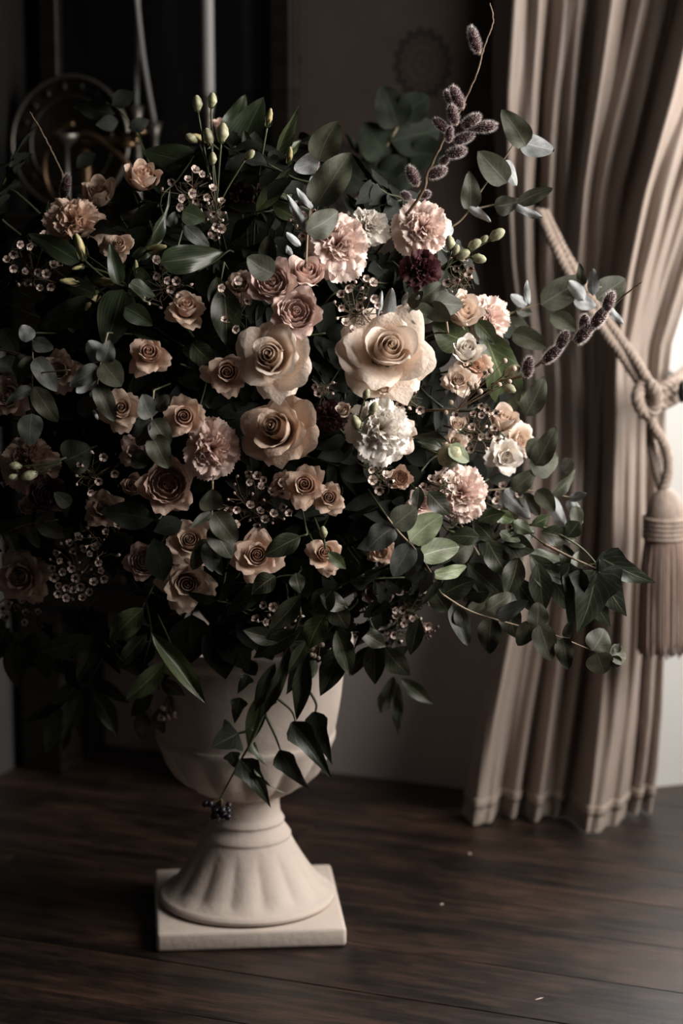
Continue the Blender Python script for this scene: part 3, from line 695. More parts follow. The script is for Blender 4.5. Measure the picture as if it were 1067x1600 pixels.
# ---- leaves
OUTL = {'euc': lambda v: math.sin(math.pi * min(1, v ** .72)) ** .62 if 0 < v < 1 else 0,
        'lance': lambda v: math.sin(math.pi * v ** .85) ** .95 if 0 < v < 1 else 0,
        'lily': lambda v: math.sin(math.pi * v ** .62) ** .75 if 0 < v < 1 else 0,
        'ivy': lambda v: interp([(0, .12), (.04, .55), (.12, .92), (.19, 1.0), (.27, .80), (.36, .62), (.50, .56), (.70, .36), (.88, .13), (1, 0)], v)}
SHAPE = {'euc': 'euc', 'eucdark': 'euc', 'eucgrey': 'euc', 'euclight': 'euc', 'lance': 'lance', 'green': 'lance', 'lily': 'lily', 'ivy': 'ivy', 'dark': 'lance'}
def leaf_mesh(kind, var):
    k = ('leaf', kind, var)
    if k in _cache: return _cache[k]
    rq = random.Random(hash((SHAPE[kind], var)) if False else var * 13 + len(kind)); fn = OUTL[SHAPE[kind]]
    nv, nu = (12, 6) if kind != 'dark' else (7, 2)
    bend = [.06, .22, -.10, .34][var % 4]; crease = [.10, .05, .16, .12][var % 4]; wave = [.02, .05, .03, .06][var % 4]; sway = [.0, .05, -.06, .03][var % 4]
    vs = []; fs = []; lu = []; lv = []; mi = []
    for side_ in (0, 1):
        for i in range(nv + 1):
            v = i / nv
            for j in range(nu + 1):
                u = -1 + 2 * j / nu; w_ = fn(v) * .5
                z = -bend * v * v + crease * abs(u) * w_ * 1.2 + wave * math.sin(9 * v + u * 2 + var) * abs(u) * w_ * 2
                if side_: z -= .010 * (1 - abs(u) ** 3) * (1 if 0 < v < 1 else 0)
                vs.append((u * w_ + sway * math.sin(math.pi * v), v * (1 - .12 * abs(bend)), z)); lu.append(u); lv.append(v)
    n1 = (nv + 1) * (nu + 1)
    for i in range(nv):
        for j in range(nu):
            a = i * (nu + 1) + j; fs += [(a, a + 1, a + nu + 2), (a, a + nu + 2, a + nu + 1)]; mi += [0, 0]
    for i in range(nv):
        for j in range(nu):
            a = n1 + i * (nu + 1) + j; fs += [(a + nu + 2, a + 1, a), (a + nu + 1, a + nu + 2, a)]; mi += [1, 1]
    _cache[k] = mesh('leaf', vs, fs, list(LEAF[kind]), {'lu': lu, 'lv': lv}, mi); return _cache[k]
def leaf_at(parent, kind, a, b, width, roll, var, nrm=None):
    y = b - a; L = y.length; y = y / L
    tw = nrm if nrm is not None else (CAM - a).normalized()
    z = tw - y * tw.dot(y)
    if z.length < 1e-3: z = y.orthogonal()
    z.normalize(); x = y.cross(z)
    rot = Matrix((x, y, z)).transposed().to_4x4() @ Matrix.Rotation(R(roll), 4, 'Y')
    m = Matrix.Translation(a) @ rot @ Matrix.Diagonal((width, L, L, 1))
    if parent is not None: m = parent.matrix_basis.inverted() @ m
    return link('leaf', leaf_mesh(kind, var), parent, m)
_lq = random.Random(21)
def branch(name, label, cat, kind, stem, leaves, dd=0., dfix=None, srad=1.6, smat='euc_stem', group=None, root=True):
    """stem: pixel polyline(s); leaves: (x0,y0,x1,y1,width[,roll[,kind[,extra depth]]]); depth follows the bouquet's face"""
    dep = (lambda x, y: dfix) if dfix else (lambda x, y: D(x, y) + dd)
    stems = stem if isinstance(stem[0], list) else [stem]
    p0 = P(*stems[0][0], dep(*stems[0][0])); t = thing(name, label, cat, Matrix.Translation(p0), group)
    for k, st in enumerate(stems):
        pts = [P(x, y, dep(x, y)) - p0 for x, y in st]
        if root and k == 0:
            rd = Vector(((fc - p0).x * .12, .16, (fc - p0).z * .12)) if p0.y < fc.y else (fc - p0) * .55; MB().tube([rd, rd * .5, Vector((0, 0, 0))], .0014, 5).build('stem', M['stem'], t)
        sp = spline(pts, 6); r = srad * S(*st[0], dep(*st[0]))
        MB().tube(sp, [r * (1.15 - .7 * i / len(sp)) for i in range(len(sp))], 6).build('stem', M[smat], t)
    for i, l in enumerate(leaves):
        x0, y0, x1, y1, w_ = l[:5]; roll = l[5] if len(l) > 5 else 0; kd = (l[6] if len(l) > 6 and l[6] else kind); ex = l[7] if len(l) > 7 else 0
        a = P(x0, y0, dep(x0, y0) - .004 + ex); b = P(x1, y1, dep(x0, y0) - .012 + ex + _lq.uniform(-.015, .02) + max(0, x1 - x0) * .001 * (.9 if kd == 'euclight' else .18))
        leaf_at(t, kd, a, b, w_ * S(x0, y0, dep(x0, y0)), roll + _lq.uniform(-14, 14), _lq.randrange(4), ((CAM - a).normalized() + RT * .95 + UP * .45).normalized() if kd == 'euclight' else None)
    return t
# ---- waxflower blossom
def wax_meshes():
    pm = MB()
    for i in range(5):
        a = i * 1.2566; rows = []
        for v in (0, .5, 1):
            row = []
            for u in (-1, -.4, .4, 1):
                rr = .30 + .58 * v * (1 - .18 * u * u); zz = .22 + .46 * v - .10 * v * u * u; an = a + u * .58 * (.75 + .25 * v)
                row.append(Vector((rr * math.cos(an), rr * math.sin(an), zz)))
            rows.append(row)
        pm.grid(rows)
    pm.lathe([(.04, -.75), (.16, -.7), (.34, -.1), (.40, .26)], 8)
    core = MB().lathe([(.36, .28), (.26, .33), (.20, .22), (.10, .24), (.05, .38), (.01, .40)], 8)
    return pm.mesh('blossom', M['wax_petal']), core.mesh('flower_eye', M['wax_core'])
WXP, WXC = wax_meshes()
BUDW = MB().ball((0, 0, 0), .42, .42, .55, 8, 5).lathe([(.04, -.9), (.16, -.8), (.3, -.3)], 6).mesh('bud', M['wax_petal'])
def waxflower(cx, cy, rx, ry, n, label, dd=-.02, size=17, seed=None, buds=.3, needles=40, foot_dir=None):
    rq = random.Random(seed if seed is not None else int(cx + cy * 2)); Y = D(cx, cy) + dd
    p0 = P(cx, cy, Y + .07); t = thing('waxflower_sprig', label, 'waxflower', Matrix.Translation(p0), 'waxflower sprigs')
    st = MB(); nl = MB(); hub = P(cx + rq.uniform(-8, 8), cy + ry * .3, Y + .035); st.tube(spline([p0 + (fc - p0).normalized() * .06 - p0, hub - p0], 4), .0016, 5)
    pts = []
    for i in range(n):
        for _ in range(30):
            a = rq.random() * 6.28; q = math.sqrt(rq.random()); x = cx + rx * q * math.cos(a); y = cy + ry * q * math.sin(a)
            if all((x - u) ** 2 + (y - v) ** 2 > (size * .7) ** 2 for u, v in pts): break
        pts.append((x, y)); Yb = Y + rq.uniform(-.012, .025); p = P(x, y, Yb)
        ax = (-ray(x, y).normalized() + RT * rq.uniform(-.9, .9) + UP * rq.uniform(-.6, .9)).normalized(); s = size * S(x, y, Yb) / 2 * rq.uniform(.8, 1.1)
        m = Matrix.Translation(-p0) @ frame_from(ax, p) @ rz(rq.random() * 6) @ Matrix.Scale(s, 4)
        if rq.random() < buds: link('bud', BUDW, t, m @ Matrix.Scale(.72, 4))
        else:
            b = link('blossom', WXP, t, m); link('flower_eye', WXC, b)
        e = p - ax * s * .7; mid = hub.lerp(e, .55) + Vector((rq.uniform(-.006, .006), .008, rq.uniform(-.006, .006)))
        st.tube([hub - p0, mid - p0, e - p0], [.0012, .0009, .0006], 4, False)
        for k in range(needles // n + 1):
            c = hub.lerp(e, rq.uniform(.1, .95)); dv = Vector((rq.uniform(-1, 1), rq.uniform(-1, .6), rq.uniform(-.5, 1))).normalized() * rq.uniform(.008, .018)
            nl.tube([c - p0, c + dv - p0], [.0007, .0003], 3, False)
    st.build('stem', M['twig'], t)
    if nl.v: tag(nl.build('needle_leaves', LEAF['lance'][0], t), kind='stuff')
    return t
# ---- bud sprigs (lisianthus, lily)
def bud_shape(matname, slim):
    k = ('budshape', matname, slim)
    if k not in _cache:
        mb = MB(); mb.lathe([(.03, -1.0), (.35 * slim, -.75), (.62 * slim, -.1), (.52 * slim, .5), (.26 * slim, .9), (.03, 1.0)], 14, lambda a, z: 1 + .09 * math.cos(5 * a + 2.2 * z)); _cache[k] = mb.mesh('bud', M[matname])
    return _cache[k]
def bud_sprig(name, label, cat, stem_px, buds, matname='lis_bud', slim=.95, dd=0, smat='stem', srad=1.8):
    x0, y0 = stem_px; Y = D(x0, y0) + dd; p0 = P(x0, y0, Y); t = thing(name, label, cat, Matrix.Translation(p0))
    st = MB(); st.tube([Vector(((fc - p0).x * .2, .14, (fc - p0).z * .2)), Vector((0, 0, 0))], .0022, 6)
    for (bx, by, L, tx, ty) in buds:            # bud centre, length px, pointing direction in the picture plane
        Yb = Y - .01; p = P(bx, by, Yb); ax = (RT * tx + UP * ty + -ray(bx, by).normalized() * .45).normalized(); s = L * S(bx, by, Yb) / 2
        m = Matrix.Translation(-p0) @ frame_from(ax, p) @ Matrix.Scale(s, 4); b = link('bud', bud_shape(matname, slim), t, m)
        cal = ('cal', slim)
        if cal not in _cache:
            mb = MB()
            for i in range(5):
                rows, at = petal_grid([(0, 70), (.3, 20), (1, -6)], 1.25, .05, -1.05, .20, 1.2, .6, 1, .1, i, 2, 5); mb.grid(rot_rows(rows, i * 1.257), at)
            _cache[cal] = mb.mesh('sepals', M['calyx'])
        link('sepals', _cache[cal], b)
        e = p - ax * s * .98 - p0; mid = e * .5 + (UP * ty + RT * tx) * -.01
        st.tube(spline([Vector((0, 0, 0)), mid, e], 5), srad * S(bx, by, Yb) * .9, 5)
    st.build('stem', M[smat], t); return t
# ---- willow
def catkin_meshes():
    core = MB().lathe([(.03, -1), (.26, -.85), (.40, -.35), (.42, .15), (.33, .65), (.17, .92), (.02, 1)], 14).mesh('catkin', M['catkin'])
    fz = MB(); rq = random.Random(4)
    for i in range(560):
        z = rq.uniform(-.95, .98); a = rq.random() * 6.28; r = .42 * math.sqrt(max(.02, 1 - (abs(z) ** 2.2))) ; p = Vector((r * math.cos(a), r * math.sin(a), z))
        d = (Vector((math.cos(a), math.sin(a), .55 + z * .8)) + Vector((rq.uniform(-.3, .3), rq.uniform(-.3, .3), rq.uniform(-.3, .3)))).normalized() * rq.uniform(.18, .30); s = d.cross(Vector((rq.random(), rq.random(), rq.random()))).normalized() * .0085
        b = len(fz.v); fz.v += [p - s, p + s, p + d]; fz.a += [0, 0, 0]; fz.f.append((b, b + 1, b + 2))
    sc_ = MB().lathe([(.06, -1.15), (.22, -1.02), (.30, -.82), (.26, -.70)], 8).mesh('bud_scale', M['twig'])
    return core, fz.mesh('fuzz', M['fuzz'], False), sc_
CK, CF, CS = catkin_meshes()
def willow(label, stem_px, Ys, cats, srad=2.6):
    pts = [P(x, y, Y) for (x, y), Y in zip(stem_px, Ys)]; p0 = pts[0]; t = thing('pussy_willow', label, 'willow branch', Matrix.Translation(p0), 'pussy willow branches')
    sp = spline([(fc - p0) * .4] + [p - p0 for p in pts], 8); r = srad * S(*stem_px[0], Ys[0])
    rq = random.Random(int(stem_px[0][0]))
    sp = [p + Vector((rq.uniform(-1, 1), 0, rq.uniform(-1, 1))) * .0007 for p in sp]
    MB().tube(sp, [r * (1.1 - .72 * i / len(sp)) for i in range(len(sp))], 7).build('stem', M['twig'], t)
    for (x0, y0, x1, y1, wd, Y) in cats:                     # base and tip pixels
        a = P(x0, y0, Y); b = P(x1, y1, Y - .012); ax = (b - a).normalized(); c = (a + b) / 2; L = (b - a).length / 2; wdm = wd * S(x0, y0, Y) / 2 / .50
        m = Matrix.Translation(-p0) @ frame_from(ax, c) @ Matrix.Diagonal((wdm, wdm, L, 1))
        o = link('catkin', CK, t, m); link('fuzz', CF, o); link('bud_scale', CS, o)
    return t
# ------------------------------------------------------------------ the flowers
# large roses in the middle
rose('hybrid', 606, 548, 138, 'cream', 'largest cream rose with pointed outer petals, right of centre', .18, .30, -.02, short='largest cream rose')
rose('hybrid', 425, 558, 112, 'cream', 'cream rose with a loose petal flung right, left of the largest rose', -.22, .20, -.02, short='loose cream rose')
rose('hybrid', 434, 672, 110, 'tan', 'tan rose with broad petals spreading right, under the loose cream rose', -.42, .25, -.015, seed=77, short='broad tan rose')
rose('spray', 354, 582, 72, 'peach', 'small peach rose touching the left edge of the loose cream rose', .05, .1, -.01, short='small peach rose by the cream one')
rose('garden', 425, 440, 66, 'mauve', 'mauve-pink cabbage rose, left of the trio of pink roses', -.05, .35, -.015, short='mauve cabbage rose')
rose('goblet', 479, 424, 70, 'pink', 'half-open pink rose, upper right of the trio of pink roses', .15, .75, 0, short='half-open pink rose')
rose('garden', 463, 487, 72, 'mauve', 'ruffled pink cabbage rose, lowest of the trio of pink roses', .15, .35, -.02, short='ruffled pink rose')
rose('spray', 291, 482, 68, 'peach', 'upright peach rose alone above the left-centre leaves', 0, .75, -.01, short='upright peach rose')
rose('spray', 232, 552, 70, 'peach', 'peach rose with five open outer petals, right of the lily leaves', .02, .35, -.01, short='five-petalled peach rose')
rose('spray', 190, 640, 68, 'tan', 'tan rose half covered by hanging eucalyptus on the left', -.05, .3, -.01, short='tan rose under eucalyptus')
rose('spray', 288, 651, 66, 'peach', 'small peach rose sitting on the frilled peach carnation', -.05, .1, -.02, short='rose on the peach carnation')
rose('garden', 262, 757, 78, 'dusty', 'full dusty-brown cabbage rose with many tight petals', .0, .15, -.02, short='dusty cabbage rose')
rose('goblet', 208, 758, 46, 'dusty', 'closed dusty rosebud left of the full cabbage rose', -.1, .35, 0, short='closed dusty rosebud')
rose('open', 163, 795, 62, 'dusty', 'dim curled rose partly hidden by a dark leaf, far left', -.15, .25, 0, short='dim curled rose')
rose('open', 297, 845, 76, 'tan', 'tan rose behind hanging eucalyptus in the lower left', -.1, .3, -.01, short='tan rose behind eucalyptus')
rose('open', 292, 912, 84, 'tan', 'wide low tan rose, lowest flower on the left', .05, -.1, -.01, short='lowest tan rose')
rose('garden', 226, 876, 54, 'mauve', 'small shaded mauve rose beside the waxflower, lower left', -.1, .1, .01, short='shaded mauve rose')
rose('open', 402, 868, 82, 'peach', 'peach rose under a glossy leaf, lower centre', .05, .15, -.015, short='lower centre peach rose')
rose('spray', 507, 866, 60, 'peach', 'small peach rose below its round bud, lower centre right', .05, .35, -.01, short='small lower peach rose')
rose('spray', 476, 758, 68, 'peach', 'larger of the two joined tan spray roses', -.02, .15, -.02, short='larger spray rose')
rose('spray', 513, 779, 56, 'tan', 'smaller of the two joined tan spray roses', .1, .2, -.01, short='smaller spray rose')
rose('spray', 440, 757, 44, 'dusty', 'dim spray rose hiding behind the two joined ones', -.3, .1, .02, short='dim spray rose')
rose('open', 33, 902, 82, 'dusty', 'large shadowed rose at the far lower left edge', -.35, -.05, 0, short='shadowed far left rose')
rose('spray', 185, 384, 54, 'tan', 'small tan rose under the peach carnation, upper left', .0, .5, 0, short='small upper tan rose')
rose('goblet', 224, 274, 66, 'peach', 'upright peach rose, topmost on the left', .25, 1.2, .0, short='topmost peach rose')
rose('goblet', 153, 300, 68, 'tan', 'upright tan rose just behind the peach carnation', -.1, 1.2, .02, short='upright tan rose')
rose('open', 376, 446, 52, 'dusty', 'dim rose in shade left of the pink trio', -.2, .4, .03, short='dim rose by the trio')
# right-hand side
rose('goblet', 724, 486, 78, 'cream', 'pale cream rose turned right beside the pink carnation', .55, .45, .0, short='pale turned rose')
rose('goblet', 729, 546, 58, 'white', 'ivory rosebud with green sepals right of the largest rose', .15, .75, -.01, short='ivory rosebud')
rose('open', 742, 572, 56, 'peach', 'peach rose tucked behind the ivory rosebud', .35, .25, .03, short='rose behind ivory bud')
rose('open', 716, 594, 52, 'cream', 'cream rose above the dark waxflower berries on the right', .05, .35, .01, short='cream rose above berries')
rose('goblet', 786, 655, 66, 'cream', 'cream rose at the right edge below the big green leaf', .35, .75, .0, short='right edge cream rose')
rose('open', 812, 688, 60, 'cream', 'soft cream rose, furthest right of all the roses', .65, .2, .01, short='furthest right rose')
rose('open', 790, 714, 60, 'white', 'pale ivory rose, lowest of the three at the right edge', .4, -.1, .0, short='lowest ivory rose')
rose('goblet', 714, 662, 34, 'cream', 'tiny cream rosebud among waxflowers on the right', .1, .6, -.01, short='tiny cream rosebud')
rose('open', 712, 690, 36, 'cream', 'tiny open cream rose below the tiny rosebud', .1, .1, 0, short='tiny open rose')
rose('hybrid', 622, 682, 62, 'cream', 'cream rose showing two petals behind the white carnation', .5, -.1, .02, short='cream rose behind white carnation')
rose('garden', 625, 747, 34, 'peach', 'tiny peach rose in shade under the white carnation', .1, .1, .01, short='tiny shaded rose')
rose('open', 595, 862, 46, 'peach', 'peach rose half hidden behind grey eucalyptus leaves', -.1, -.1, .02, short='half hidden peach rose')
rose('open', 660, 787, 48, 'blush', 'pink rose half hidden left of the pale pink carnation', .2, .0, .02, short='half hidden pink rose')
rose('open', 588, 925, 60, 'mauve', 'mauve rose in shadow above the lowest waxflowers', .1, -.3, .03, short='shadow mauve rose')
# dim ones on the far left
rose('open', 12, 618, 70, 'dusty', 'dim brown rose cut by the left edge behind eucalyptus', -.4, .1, .02, short='dim left edge rose')
rose('open', 92, 580, 66, 'dusty', 'dim brown rose between two hanging eucalyptus stems', -.2, .1, .05, short='dim rose between eucalyptus')
rose('open', 210, 705, 50, 'mauve', 'dim mauve rose under the hanging eucalyptus tip', -.1, .1, .04, short='dim mauve rose')
# carnations
carnation(112, 345, 92, 'peach', 'frilled peach carnation at the upper left', -.25, .45, -.02, short='upper left peach carnation')
carnation(528, 378, 100, 'blush', 'large pink carnation under the grey leaf at the top', .1, .35, 0, short='large top pink carnation')
carnation(660, 355, 86, 'blush', 'bright pink carnation at the foot of the tall willow', .1, .25, -.01, short='bright pink carnation')
carnation(578, 350, 66, 'white', 'ivory carnation blurred behind the two pink carnations', .35, .8, .05, short='ivory carnation')
carnation(658, 420, 62, 'burgundy', 'dark burgundy carnation below the bright pink carnation', .1, .3, -.02, short='burgundy carnation')
carnation(332, 700, 92, 'pink', 'frilled pink-peach carnation left of the broad tan rose', .1, .1, -.02, short='central peach carnation')
carnation(596, 668, 98, 'white', 'frilled white carnation below the largest cream rose', -.02 + .20, .2, -.055, short='white carnation')
carnation(722, 768, 88, 'blush', 'pale pink carnation right of the dark pod leaf', .25, .2, 0, short='pale pink carnation')
carnation(768, 496, 72, 'blush', 'coral-pink carnation at the right edge of the flowers', .7, .2, .02, short='coral carnation')
carnation(42, 720, 88, 'dusty', 'shadowed brown-pink carnation under yellow buds, far left', -.3, .1, 0, short='shadowed carnation')
carnation(385, 302, 60, 'burgundy', 'shaded burgundy carnation behind the tall bud stems', 0, .5, .08, short='shaded burgundy carnation')
carnation(516, 648, 48, 'plum', 'almost black carnation left of the white carnation', .0, .1, .01, short='black carnation')
rose('garden', 74, 773, 58, 'burgundy', 'black-red ranunculus cup on the far left', .25, .45, -.02, short='black-red ranunculus', name='ranunculus', cat='ranunculus', group=None)
rose('goblet', 42, 790, 34, 'mauve', 'tiny mauve bud below the far left carnation', -.1, .5, -.01, short='tiny mauve bud')
rose('goblet', 342, 196, 34, 'mauve', 'small frayed mauve bud on the tallest bud stems', .1, 1.0, .05, short='frayed mauve bud')
rose('goblet', 600, 606, 26, 'cream', 'small dried cream bud right under the largest cream rose', .1, .5, -.02, short='dried cream bud')
rose('goblet', 537, 640, 30, 'cream', 'small dried tan bud at the left edge of the white carnation', -.3, .3, -.02, short='dried tan bud')

# ------------------------------------------------------------------ buds
bud_sprig('lisianthus_sprig', 'tall lisianthus stems with pale green buds at the top', 'lisianthus', (338, 330), [(308, 162, 28, -.1, 1), (331, 157, 26, .1, 1), (326, 214, 30, -.3, 1), (347, 208, 34, .1, 1), (390, 242, 22, .5, .5), (300, 216, 24, -.8, .4), (332, 248, 22, 0, 1)], dd=.0)
bud_sprig('lisianthus_sprig', 'lisianthus sprig of green buds below the burgundy carnation, pointing right', 'lisianthus', (690, 420), [(776, 367, 30, .9, .6), (703, 380, 26, -.1, 1), (741, 382, 26, .8, .5), (722, 398, 28, .8, .4), (748, 404, 26, .9, -.2), (756, 374, 18, .7, .6), (712, 392, 22, .3, .9)], dd=-.02)
bud_sprig('lisianthus_sprig', 'two yellow-green buds on thin stems over the far left carnation', 'lisianthus', (95, 718), [(24, 728, 22, -1, .1), (46, 743, 28, -1, -.3), (20, 745, 18, -1, -.2)], dd=-.05)
bud_sprig('lisianthus_sprig', 'green bud cluster at the upper left of the white carnation', 'lisianthus', (562, 652), [(583, 638, 24, .4, .8), (556, 660, 26, -.3, .9), (572, 616, 20, .3, .8)], dd=-.05)
bud_sprig('lisianthus_sprig', 'single green bud above the small lower peach rose', 'lisianthus', (508, 850), [(505, 832, 22, -.1, 1)], dd=-.02)
bud_sprig('lisianthus_sprig', 'ragged green bud at the tip of the right-hand berries', 'lisianthus', (770, 610), [(800, 580, 32, .8, .4), (795, 606, 26, .8, -.5)], dd=-.02)
bud_sprig('lisianthus_sprig', 'round green-brown pod beneath the tiny cream roses', 'seed pod', (690, 712), [(702, 712, 48, .3, .2)], dd=-.02, slim=1.3)
bud_sprig('lily_buds', 'cluster of pale lily buds on the upper left lily stem', 'lily', (200, 448), [(125, 386, 46, -.3, 1), (122, 418, 22, -.8, -.2), (110, 440, 36, -1, .1), (143, 470, 40, -.6, -.9), (245, 388, 36, .9, .2), (212, 418, 26, 0, .9), (165, 440, 40, .9, -.1)], matname='lily_bud', slim=.5, dd=-.03, srad=2.2)
bud_sprig('lily_buds', 'yellow lily buds among the broad top leaves', 'lily', (400, 300), [(420, 184, 32, .2, 1), (452, 243, 30, .1, 1), (312, 215, 30, -.9, .3)], matname='lily_bud', slim=.55, dd=.06, srad=2.2)

# ------------------------------------------------------------------ pussy willow
willow('tall purple pussy willow branch rising above the bright pink carnation', [(652, 312), (668, 270), (690, 225), (722, 165), (745, 112), (757, 70), (770, 35), (765, 5)], [3.56, 3.55, 3.54, 3.53, 3.52, 3.52, 3.52, 3.52],
 [(748, 84, 735, 42, 19, 3.52), (722, 170, 706, 135, 20, 3.52), (712, 168, 696, 142, 17, 3.54), (712, 195, 704, 164, 19, 3.51), (700, 205, 678, 186, 17, 3.52), (700, 222, 704, 198, 15, 3.51), (722, 198, 750, 180, 20, 3.55), (738, 200, 776, 196, 20, 3.55), (708, 222, 740, 210, 19, 3.56), (698, 242, 728, 234, 20, 3.56), (688, 256, 700, 246, 15, 3.57), (668, 275, 697, 264, 20, 3.56), (652, 290, 638, 260, 20, 3.54), (655, 306, 672, 302, 15, 3.57), (640, 310, 628, 302, 15, 3.58)])
willow('pussy willow branch reaching right across the curtain tieback', [(800, 592), (840, 570), (870, 548), (905, 520), (940, 495), (975, 462), (1003, 440)], [3.60, 3.55, 3.52, 3.50, 3.48, 3.46, 3.45],
 [(822, 590, 828, 558, 20, 3.53), (848, 566, 878, 540, 20, 3.51), (872, 545, 886, 518, 20, 3.50), (898, 536, 925, 508, 22, 3.49), (912, 520, 914, 492, 20, 3.50), (925, 512, 948, 480, 22, 3.48), (945, 488, 957, 456, 20, 3.47)])
willow('thin dim pussy willow twig before the silver tray', [(108, 310), (96, 270), (80, 235), (62, 200), (46, 174)], [3.66, 3.64, 3.64, 3.64, 3.64], [(98, 312, 106, 272, 17, 3.64)], 2.2)

# ------------------------------------------------------------------ waxflower
for a in ((298, 300, 48, 34, 15, 'waxflower sprig under the topmost peach rose'), (335, 335, 18, 44, 11, 'waxflower sprig beside the tall lisianthus stems'), (55, 415, 45, 50, 18, 'dim waxflower sprig left of the lily stem'),
          (255, 440, 55, 42, 14, 'scattered waxflower above the upright peach rose'), (560, 478, 38, 44, 20, 'waxflower sprig between the pink trio and the largest rose'), (400, 785, 58, 48, 28, 'dense waxflower sprig left of the joined spray roses'),
          (120, 888, 46, 52, 34, 'thick waxflower cluster beside the shadowed far left rose'), (165, 845, 40, 34, 12, 'dim waxflower tip above the thick left cluster'), (610, 982, 58, 24, 26, 'hanging waxflower row at the bottom of the bouquet'),
          (640, 945, 34, 30, 9, 'waxflower blossoms right of the mauve shadow rose'), (748, 668, 42, 36, 20, 'waxflower blossoms between the white carnation and right edge roses'), (645, 622, 24, 22, 6, 'few waxflower blossoms below the largest cream rose'),
          (592, 738, 24, 28, 8, 'waxflower tip hanging below the white carnation'), (790, 792, 32, 36, 13, 'pale waxflower right of the pale pink carnation'), (440, 962, 44, 20, 14, 'waxflower in shade above the urn rim'),
          (145, 735, 34, 40, 9, 'thin waxflower sprig beside the yellow-green buds'), (35, 955, 36, 22, 9, 'dim waxflower under the shadowed far left rose'), (478, 345, 26, 30, 8, 'tiny waxflower behind the top grey eucalyptus'),
          (718, 430, 22, 40, 10, 'pale waxflower behind the burgundy carnation'), (370, 470, 40, 60, 6, 'sparse waxflower near the dim rose by the trio'), (505, 605, 22, 16, 5, 'sparse waxflower above the black carnation'), (690, 760, 30, 14, 8, 'dark-eyed waxflower left of the pale pink carnation')):
    waxflower(*a, dd=-.025 if a[1] < 900 else -.01)
def berry_sprig(label, x0, y0, pts, rad, matname, dd=-.04, cat='berries', name='berry_sprig'):
    Y = D(x0, y0) + dd; p0 = P(x0, y0, Y); t = thing(name, label, cat, Matrix.Translation(p0)); st = MB(); st.tube([(fc - p0) * .25, Vector((0, 0, 0))], .002, 5)
    k = ('berry', matname)
    if k not in _cache: _cache[k] = MB().ball((0, 0, 0), 1, 1, 1.05, 10, 7).mesh('berry', M[matname])
    rq = random.Random(int(x0 + y0))
    for x, y in pts:
        p = P(x, y, Y + rq.uniform(-.012, .012)); s = rad * S(x, y, Y) * rq.uniform(.85, 1.15); link('berry', _cache[k], t, Matrix.Translation(p - p0) @ Matrix.Scale(s, 4)); e = p - p0
        st.tube([Vector((0, 0, 0)), e * .6 + Vector((0, .003, -.002)), e], .0007, 4, False)
    st.build('stem', M['twig'], t); return t
rq = random.Random(8)
berry_sprig('dark-stemmed sprig of tiny pink berries across the right side', 715, 640, [(700 + i * 9 + rq.uniform(-6, 6), 622 - i * 4.5 + rq.uniform(-18, 24)) for i in range(13)], 4.2, 'palebud')
berry_sprig('tiny cream viburnum buds at the lower left of the urn', 262, 1085, [(255 + rq.uniform(-10, 42), 1112 + rq.uniform(-8, 12)) for i in range(18)], 3.6, 'palebud', -.02)
berry_sprig('small yellow buds hanging at the urn rim', 500, 1000, [(492 + rq.uniform(-10, 14), 1015 + rq.uniform(-12, 14)) for i in range(8)], 3.6, 'palebud', -.02)
berry_sprig('dark seed cluster on the right of the hanging waxflowers', 668, 985, [(672 + rq.uniform(-14, 12), 990 + rq.uniform(-12, 12)) for i in range(12)], 3.0, 'wax_core', -.01)

# ------------------------------------------------------------------ eucalyptus
def euc(label, stem, leaves=(), kind='euc', **kw): return branch('eucalyptus_branch', label, 'eucalyptus', kind, stem, leaves, group='eucalyptus branches', **kw)
euc('eucalyptus with one white cupped leaf standing above the pink carnation', [(478, 410), (482, 345), (490, 290), (500, 245)],
 [(497, 252, 527, 186, 50, 5), (493, 322, 541, 230, 58, -8), (500, 250, 458, 262, 34, 165), (494, 275, 482, 300, 20, 150), (490, 326, 456, 290, 11, 185), (478, 360, 449, 302, 15, 170), (478, 362, 540, 330, 44, 5), (420, 412, 422, 366, 30, 0), (428, 428, 384, 402, 42, 8), (470, 385, 445, 362, 12, 180), (458, 398, 440, 380, 10, 180)], dd=-.05)
euc('eucalyptus spray at the upper right with pale leaf backs against the curtain', [[(690, 362), (722, 342), (757, 290), (790, 245), (812, 205)], [(735, 328), (780, 318), (830, 305)]],
 [(822, 228, 788, 174, 40, 0), (812, 222, 866, 236, 36, 175), (792, 286, 747, 236, 44, 0), (788, 250, 806, 292, 24, 165), (734, 328, 736, 272, 32, 10), (728, 322, 772, 346, 15, 180), (772, 322, 812, 318, 32, 5), (808, 318, 864, 292, 24, 15), (806, 318, 846, 350, 18, 160), (704, 350, 690, 378, 18, 180)], dfix=3.62, kind='euc')
euc('eucalyptus tips crossing the tieback with small pale leaf backs', [(770, 500), (830, 478), (880, 468), (940, 448)],
 [(845, 476, 918, 432, 46, 10), (912, 470, 888, 440, 22, 180), (898, 462, 934, 480, 26, 170), (926, 462, 930, 414, 19, 175), (932, 468, 978, 434, 44, 0), (826, 476, 821, 435, 11, 180), (824, 478, 796, 460, 17, 175), (806, 485, 838, 490, 15, 0), (790, 500, 830, 520, 30, 0), (952, 480, 972, 512, 14, 170), (860, 490, 900, 515, 30, 10), (800, 520, 855, 545, 34, 0), (910, 446, 905, 418, 16, 0)], dfix=3.70)
